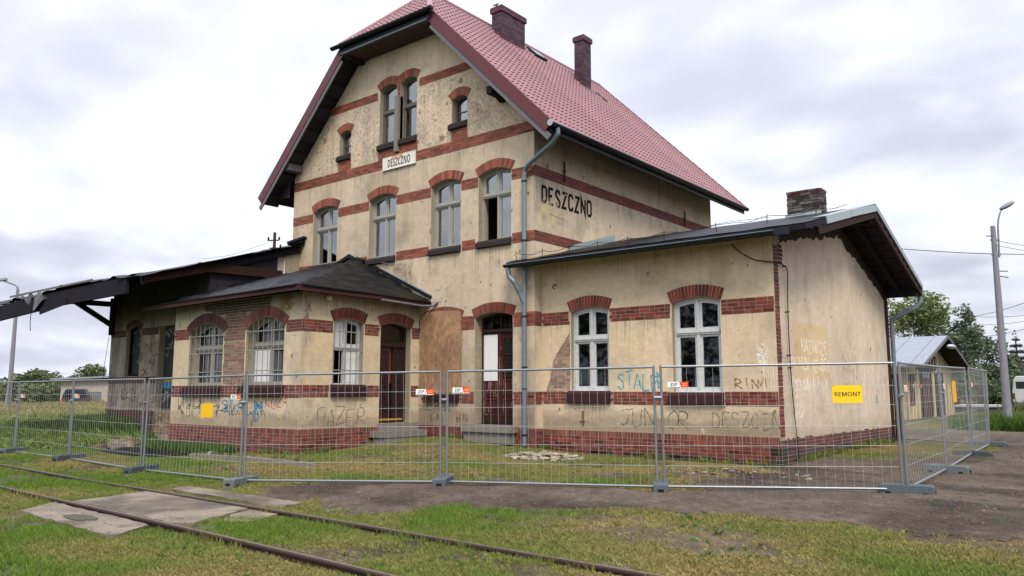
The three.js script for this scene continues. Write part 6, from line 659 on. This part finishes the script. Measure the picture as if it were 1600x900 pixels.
// left-hand row beyond the field
for (const [x, z, w, h, n, sd, lb] of [[-85, -24, 8, 3.7, 6000, 51, 'green shrub mass at the far left edge behind the lamp post'], [-82.5, -30.2, 5, 3.3, 5200, 61, 'bushy green shrub right of the left lamp post'], [-79.5, -30.5, 4.5, 2.2, 3800, 63, 'lower green shrub left of the white outbuilding'], [-90, -39, 7, 4.1, 5600, 71, 'yellow green bush rising behind the white outbuilding']]) tree('bush', lb, 'bush', x, z, cl(30, sd, (r) => { const a = (r() - 0.5) * w; return [a * 0.63, 0.4 + (h - 0.8) * r() * (1 - 0.5 * Math.abs(a) / w), a * -0.777, 0.55 + 0.45 * r()]; }), n, 0.2, sd === 71 ? [0.08, 0.12, 0.03] : [0.075, 0.12, 0.035], sd === 71 ? [0.15, 0.20, 0.05] : [0.15, 0.20, 0.065], sd + 1, { trunk: 0, group: 'bushes along the far side of the left field' });
top('far_woodland', crown(cl(150, 81, (r, t) => { const a = lerp(-1.45, 0.5, t), d = 210 + 60 * r(); return [Math.sin(a) * d, 1.0 + 2.2 * r(), -Math.cos(a) * d, 5 + 3 * r(), 0.42]; }), 14000, 1.0, [0.05, 0.075, 0.05], [0.09, 0.12, 0.075], 82), leafM, 'distant line of trees on the horizon', 'woodland', null, 'stuff');
top('tree_belt', crown(cl(60, 91, (r, t) => [lerp(-62, -8, t) + r() * 2, 1.2 + 8.2 * r() * (0.55 + 0.45 * vn(t * 9, 2)), 20 + 4 * r(), 1.6 + 1.3 * r()]), 11000, 0.36, [0.03, 0.05, 0.02], [0.07, 0.10, 0.035], 92), leafM, 'trees across the track, seen reflected in the annexe windows', 'trees', null, 'stuff');
{ const g = thing('parked_car', 'dark blue car parked by the white outbuilding, seen from behind over the grass', 'car', [-68.2, -0.1, -28.0]); g.rotation.y = R(62); const b = std('#182338', 0.3), lo = std('#1f3d44', 0.35), k = std('#0d0f12', 0.15);
  lpart(g, 'body', new THREE.ExtrudeGeometry(new THREE.Shape([[-0.85, 0.35], [0.85, 0.35], [0.88, 0.9], [0.80, 1.35], [0.66, 1.66], [0.5, 1.74], [-0.5, 1.74], [-0.66, 1.66], [-0.80, 1.35], [-0.88, 0.9]].map((p) => new THREE.Vector2(...p))), { depth: 2.6, bevelEnabled: true, bevelSize: 0.06, bevelThickness: 0.14, bevelSegments: 3 }).translate(0, 0, -2.7), b); lpart(g, 'bonnet', new THREE.ExtrudeGeometry(new THREE.Shape([[-0.85, 0.35], [0.85, 0.35], [0.85, 0.95], [-0.85, 0.95]].map((p) => new THREE.Vector2(...p))), { depth: 1.2, bevelEnabled: true, bevelSize: 0.05, bevelThickness: 0.1, bevelSegments: 2 }).translate(0, 0, -4.0), b); lpart(g, 'rear_window', ext([[-0.68, 1.12], [0.68, 1.12], [0.56, 1.56], [-0.56, 1.56]], [], 0.02, 0.045), k); lpart(g, 'tailgate', box(-0.74, 0.74, 0.62, 1.05, 0.045, 0.065), lo); lpart(g, 'bumper', box(-0.86, 0.86, 0.34, 0.58, 0.05, 0.13), lo);
  for (const s of [-1, 1]) { lpart(g, 'tail_light', box(s * 0.78 - 0.09, s * 0.78 + 0.09, 0.72, 1.02, 0.05, 0.09), std('#8a1f1c', 0.3)); for (const z of [-0.6, -3.2]) lpart(g, 'wheel', new THREE.CylinderGeometry(0.3, 0.3, 0.2, 18).rotateZ(1.5708).translate(s * 0.82, 0.3, z), k); } }
// ---------- grass ----------
function blades(n, h, w, spread, seed, lean = 0.5) { const r = rng(seed), P = []; for (let i = 0; i < n; i++) { const a = r() * 6.283, x = (r() - 0.5) * spread, z = (r() - 0.5) * spread, hh = h * (0.45 + 0.75 * r()), lx = Math.cos(a) * hh * lean * r(), lz = Math.sin(a) * hh * lean * r(), b = r() * 6.283, wx = Math.cos(b) * w, wz = Math.sin(b) * w; P.push(x - wx, -0.01, z - wz, x + wx, -0.01, z + wz, x + lx * 0.45 + wx * 0.6, hh * 0.6, z + lz * 0.45 + wz * 0.6, x - wx, -0.01, z - wz, x + lx * 0.45 + wx * 0.6, hh * 0.6, z + lz * 0.45 + wz * 0.6, x + lx, hh, z + lz); } const g = new THREE.BufferGeometry(); g.setAttribute('position', new THREE.Float32BufferAttribute(P, 3)); g.computeVertexNormals(); return g; }
const bladeM = new THREE.MeshPhysicalMaterial({ color: 0xffffff, roughness: 0.85, specularIntensity: 0.2, side: THREE.DoubleSide });
function scatter(name, label, geo, spots) { const m = new THREE.InstancedMesh(geo, bladeM, spots.length), o = new THREE.Object3D(), c = new THREE.Color(); m.name = numbered(name); spots.forEach(([x, y, z, s, sy, ry, col], i) => { o.position.set(x, y, z); o.rotation.y = ry; o.scale.set(s, sy, s); o.updateMatrix(); m.setMatrixAt(i, o.matrix); m.setColorAt(i, c.setRGB(...col)); }); m.castShadow = m.receiveShadow = true; scene.add(m); return tag(m, label, 'grass', null, 'stuff'); }
{
  const r = rng(1001), short = [], dry = [], tall = [], weeds = [];
  const onSlab = (x, z) => (x > -13.0 && x < -9.85 && z < -5.5 && z > -6.66) || (x > -12.7 && x < -9.8 && z < -4.6 && z > -5.12) || (x > -13.1 && x < -10.1 && z < -7.02 && z > -7.4);
  const inside = (x, z) => (x < -15.8 && x > -21.85 && z < -11.5) || (x < -11.8 && x > -27.7 && z < -15.4) || (x < -5.9 && x > -11.9 && z < -15.7) || (x < -21.4 && z < -12.3 && x > -27.7 && z > -22) || (x > -15.9 && x < -15.2 && z < -13.6 && z > -15.3) || (x > -13.95 && x < -12.35 && z < -15.1);
  const gcol = (x, z, d) => { const dr = clamp(dryness(x, z) + (r() - 0.5) * 0.45, 0, 1), k = 0.72 + 0.6 * r(); return [lerp(0.10, 0.28, dr) * k, lerp(0.175, 0.215, dr) * k, lerp(0.026, 0.095, dr) * k]; };
  const seed = (n, x0, x1, z0, z1, f) => { for (let i = 0; i < n; i++) { const x = lerp(x0, x1, r()), z = lerp(z0, z1, r()); if (inside(x, z) || onSlab(x, z) || Math.abs(z + 6.565 - 0.021 * (x + 5)) < 0.045 || Math.abs(z + 5.00 - 0.034 * (x + 5)) < 0.045) continue; f(x, z, dirt(x, z)); } };
  const put = (x, z, d) => { if (r() < d * 1.05 || r() < bareAt(x, z)) return; const dr = dryness(x, z), s = 0.7 + 0.6 * r(), lush = smooth(0.42, 0.15, dr); if (r() < 0.25 + 0.75 * dr && lush < 0.5) dry.push([x, H(x, z), z, s, s * (0.55 + 0.4 * r()), r() * 6, gcol(x, z)]); else short.push([x, H(x, z), z, s, s * (0.7 + 0.45 * lush * r()), r() * 6, gcol(x, z)]); };
  seed(105000, -14, 1.2, -9.8, -2.6, put); seed(40000, -26, -14, -9.0, -2.2, put); seed(52000, -17, -5, -15.6, -9.2, put); seed(30000, -28, -16, -12.4, -8.2, put); seed(14000, -5.9, -3.3, -25, -16, put); seed(9000, -1, 6, -20, -8, put);
  const herb = []; for (let i = 0; i < 3000; i++) { const x = lerp(-24, 2, r()), z = lerp(-15.4, -3, r()); if (inside(x, z) || onSlab(x, z) || dirt(x, z) > 0.75 || vn(x * 1.2 + 30, z * 1.2) < 0.5) continue; const k = 0.6 + 0.7 * r(), s = 0.4 + 0.7 * r() * r(); herb.push([x, H(x, z), z, s, s, r() * 6, [0.075 * k, 0.155 * k, 0.028 * k]]); }
  for (let i = 0; i < 1500; i++) { const x = lerp(-16, 1, r()), far = r() < 0.5, z = (far ? -6.565 + 0.021 * (x + 5) : -5.00 + 0.034 * (x + 5)) + (r() - 0.5) * 0.22, k = 0.7 + 0.6 * r(), dr = dryness(x, z); if (x < -9.8 && x > -13.2 || vn(x * 1.5, z + 50) < 0.4) continue; short.push([x, H(x, z), z, 0.9, 1.2 + 1.4 * r(), r() * 6, [lerp(0.10, 0.26, dr) * k, lerp(0.17, 0.2, dr) * k, 0.05 * k]]); }
  // weeds hugging the foot of the walls
  for (const [xa, za, xb, zb, n] of [[-11.8, -15.62, -6.0, -15.62, 260], [-21.8, -11.42, -15.9, -11.42, 420], [-15.7, -11.6, -15.7, -13.6, 160], [-5.8, -16.2, -5.8, -24, 420], [-15.1, -15.3, -14.0, -15.3, 60], [-18.4, -10.4, -13.3, -10.15, 200]]) for (let i = 0; i < n; i++) { const t = r(), x = lerp(xa, xb, t) + (r() - 0.5) * 0.16, z = lerp(za, zb, t) + (r() - 0.5) * 0.16, k = 0.55 + 0.7 * r(), dr = r(); if (vn(x * 2.1, z * 2.1 + 4) < 0.4) continue; (r() < 0.5 ? herb : short).push([x, H(x, z), z, 0.7 + 0.6 * r(), 0.8 + 1.6 * r(), r() * 6, [lerp(0.07, 0.2, dr) * k, lerp(0.13, 0.17, dr) * k, 0.04 * k]]); }
  scatter('low_weeds', 'low broad leaved weeds among the short grass', blades(9, 0.085, 0.013, 0.07, 7, 1.5), herb);
  scatter('grass', 'short green grass in patches around the track', blades(10, 0.046, 0.0038, 0.085, 1, 0.9), short); scatter('dry_grass', 'short straw coloured dry grass between the green patches', blades(9, 0.034, 0.0038, 0.10, 2, 1.3), dry);
  seed(30000, -70, -24, -32, -7.6, (x, z) => { if (x > -28.2 && z < -12.2) return; const n = fbm(x * 0.35, z * 0.35, 3), n2 = fbm(x * 0.9 + 8, z * 0.9, 3), far = smooth(-36, -54, x), k = 0.65 + 0.7 * r(), s = 0.7 + 0.7 * r(); tall.push([x, H(x, z), z, s * 1.5, s * (0.12 + 0.5 * smooth(0.4, 0.7, n)) * lerp(1, 1.5, far), r() * 6, [lerp(lerp(0.095, 0.15, n2), 0.27, far * (0.5 + 0.6 * n)) * k, lerp(lerp(0.16, 0.20, n2), 0.23, far) * k, lerp(0.035, 0.10, far) * k]]); });
  seed(2600, -29.2, -24.0, -14.0, -12.0, (x, z) => { const s = 0.7 + 0.7 * r(), k = 0.6 + 0.7 * r(); if (r() < 0.3 + 0.6 * smooth(-24, -26.5, x)) tall.push([x, H(x, z), z, s, s * (0.5 + 0.6 * smooth(-24, -26.5, x)), r() * 6, [0.06 * k, 0.115 * k, 0.025 * k]]); });
  seed(700, -22.5, -18.2, -11.5, -10.9, (x, z) => { const k = 0.6 + 0.6 * r(); tall.push([x, H(x, z), z, 0.7, 0.6, r() * 6, [0.065 * k, 0.12 * k, 0.03 * k]]); });
  scatter('tall_grass', 'tall green and straw coloured grass of the field on the left', blades(9, 0.42, 0.010, 0.35, 3, 0.6), tall);
  seed(24000, -16, 16, -46, -32.4, (x, z) => { if (x < -9.7 && z < -41) return; const n = fbm(x * 0.4 + 9, z * 0.4, 3), k = 0.6 + 0.6 * r(), s = 0.7 + 0.7 * r(); weeds.push([x, H(x, z), z, s * 1.4, s * (0.35 + 0.7 * n), r() * 6, z > -37 + 6 * (n - 0.5) ? [0.06 * k, 0.12 * k, 0.022 * k] : [0.12 * k, 0.15 * k, 0.045 * k]]); });
  seed(9000, -8, 20, -64, -46, (x, z) => { const k = 0.6 + 0.6 * r(), s = 0.8 + 0.8 * r(); weeds.push([x, H(x, z), z, s * 1.6, s * 1.1, r() * 6, [0.11 * k, 0.13 * k, 0.05 * k]]); });
  scatter('weeds', 'tall weeds on the bank beyond the road on the right', blades(9, 0.5, 0.011, 0.4, 4, 0.6), weeds);
}
{ // pebbles and clods on the bare earth
  const r = rng(2002), g = new THREE.IcosahedronGeometry(1, 0), spots = []; for (let i = 0; i < 120000 && spots.length < 28000; i++) { const x = lerp(-12, 3, r()), z = lerp(-24, -6.6, r()); if (x < -5.9 && z < -15.7) continue; if (dirt(x, z) < 0.55 || r() > 0.25 + 1.2 * vn(x * 1.4, z * 1.4)) continue; const s = 0.005 + 0.014 * Math.pow(r(), 3); spots.push([x, H(x, z) + 0.006, z, s * (0.8 + 0.6 * r()), s * 0.7, r() * 6, r() < 0.03 ? [0.19, 0.175, 0.155] : [0.10, 0.082, 0.066].map((c) => c * (0.5 + 0.9 * r()))]); }
  const m = new THREE.InstancedMesh(g, std('#ffffff', 0.95), spots.length), o = new THREE.Object3D(), c = new THREE.Color(); m.name = 'pebbles'; spots.forEach(([x, y, z, s, sy, ry, cc], i) => { o.position.set(x, y, z); o.rotation.y = ry; o.scale.set(s, sy, s); o.updateMatrix(); m.setMatrixAt(i, o.matrix); m.setColorAt(i, c.setRGB(...cc)); }); m.castShadow = m.receiveShadow = true; scene.add(m); tag(m, 'small stones and clods strewn over the dirt track', 'pebbles', null, 'stuff');
}
renderer.render(scene, camera);
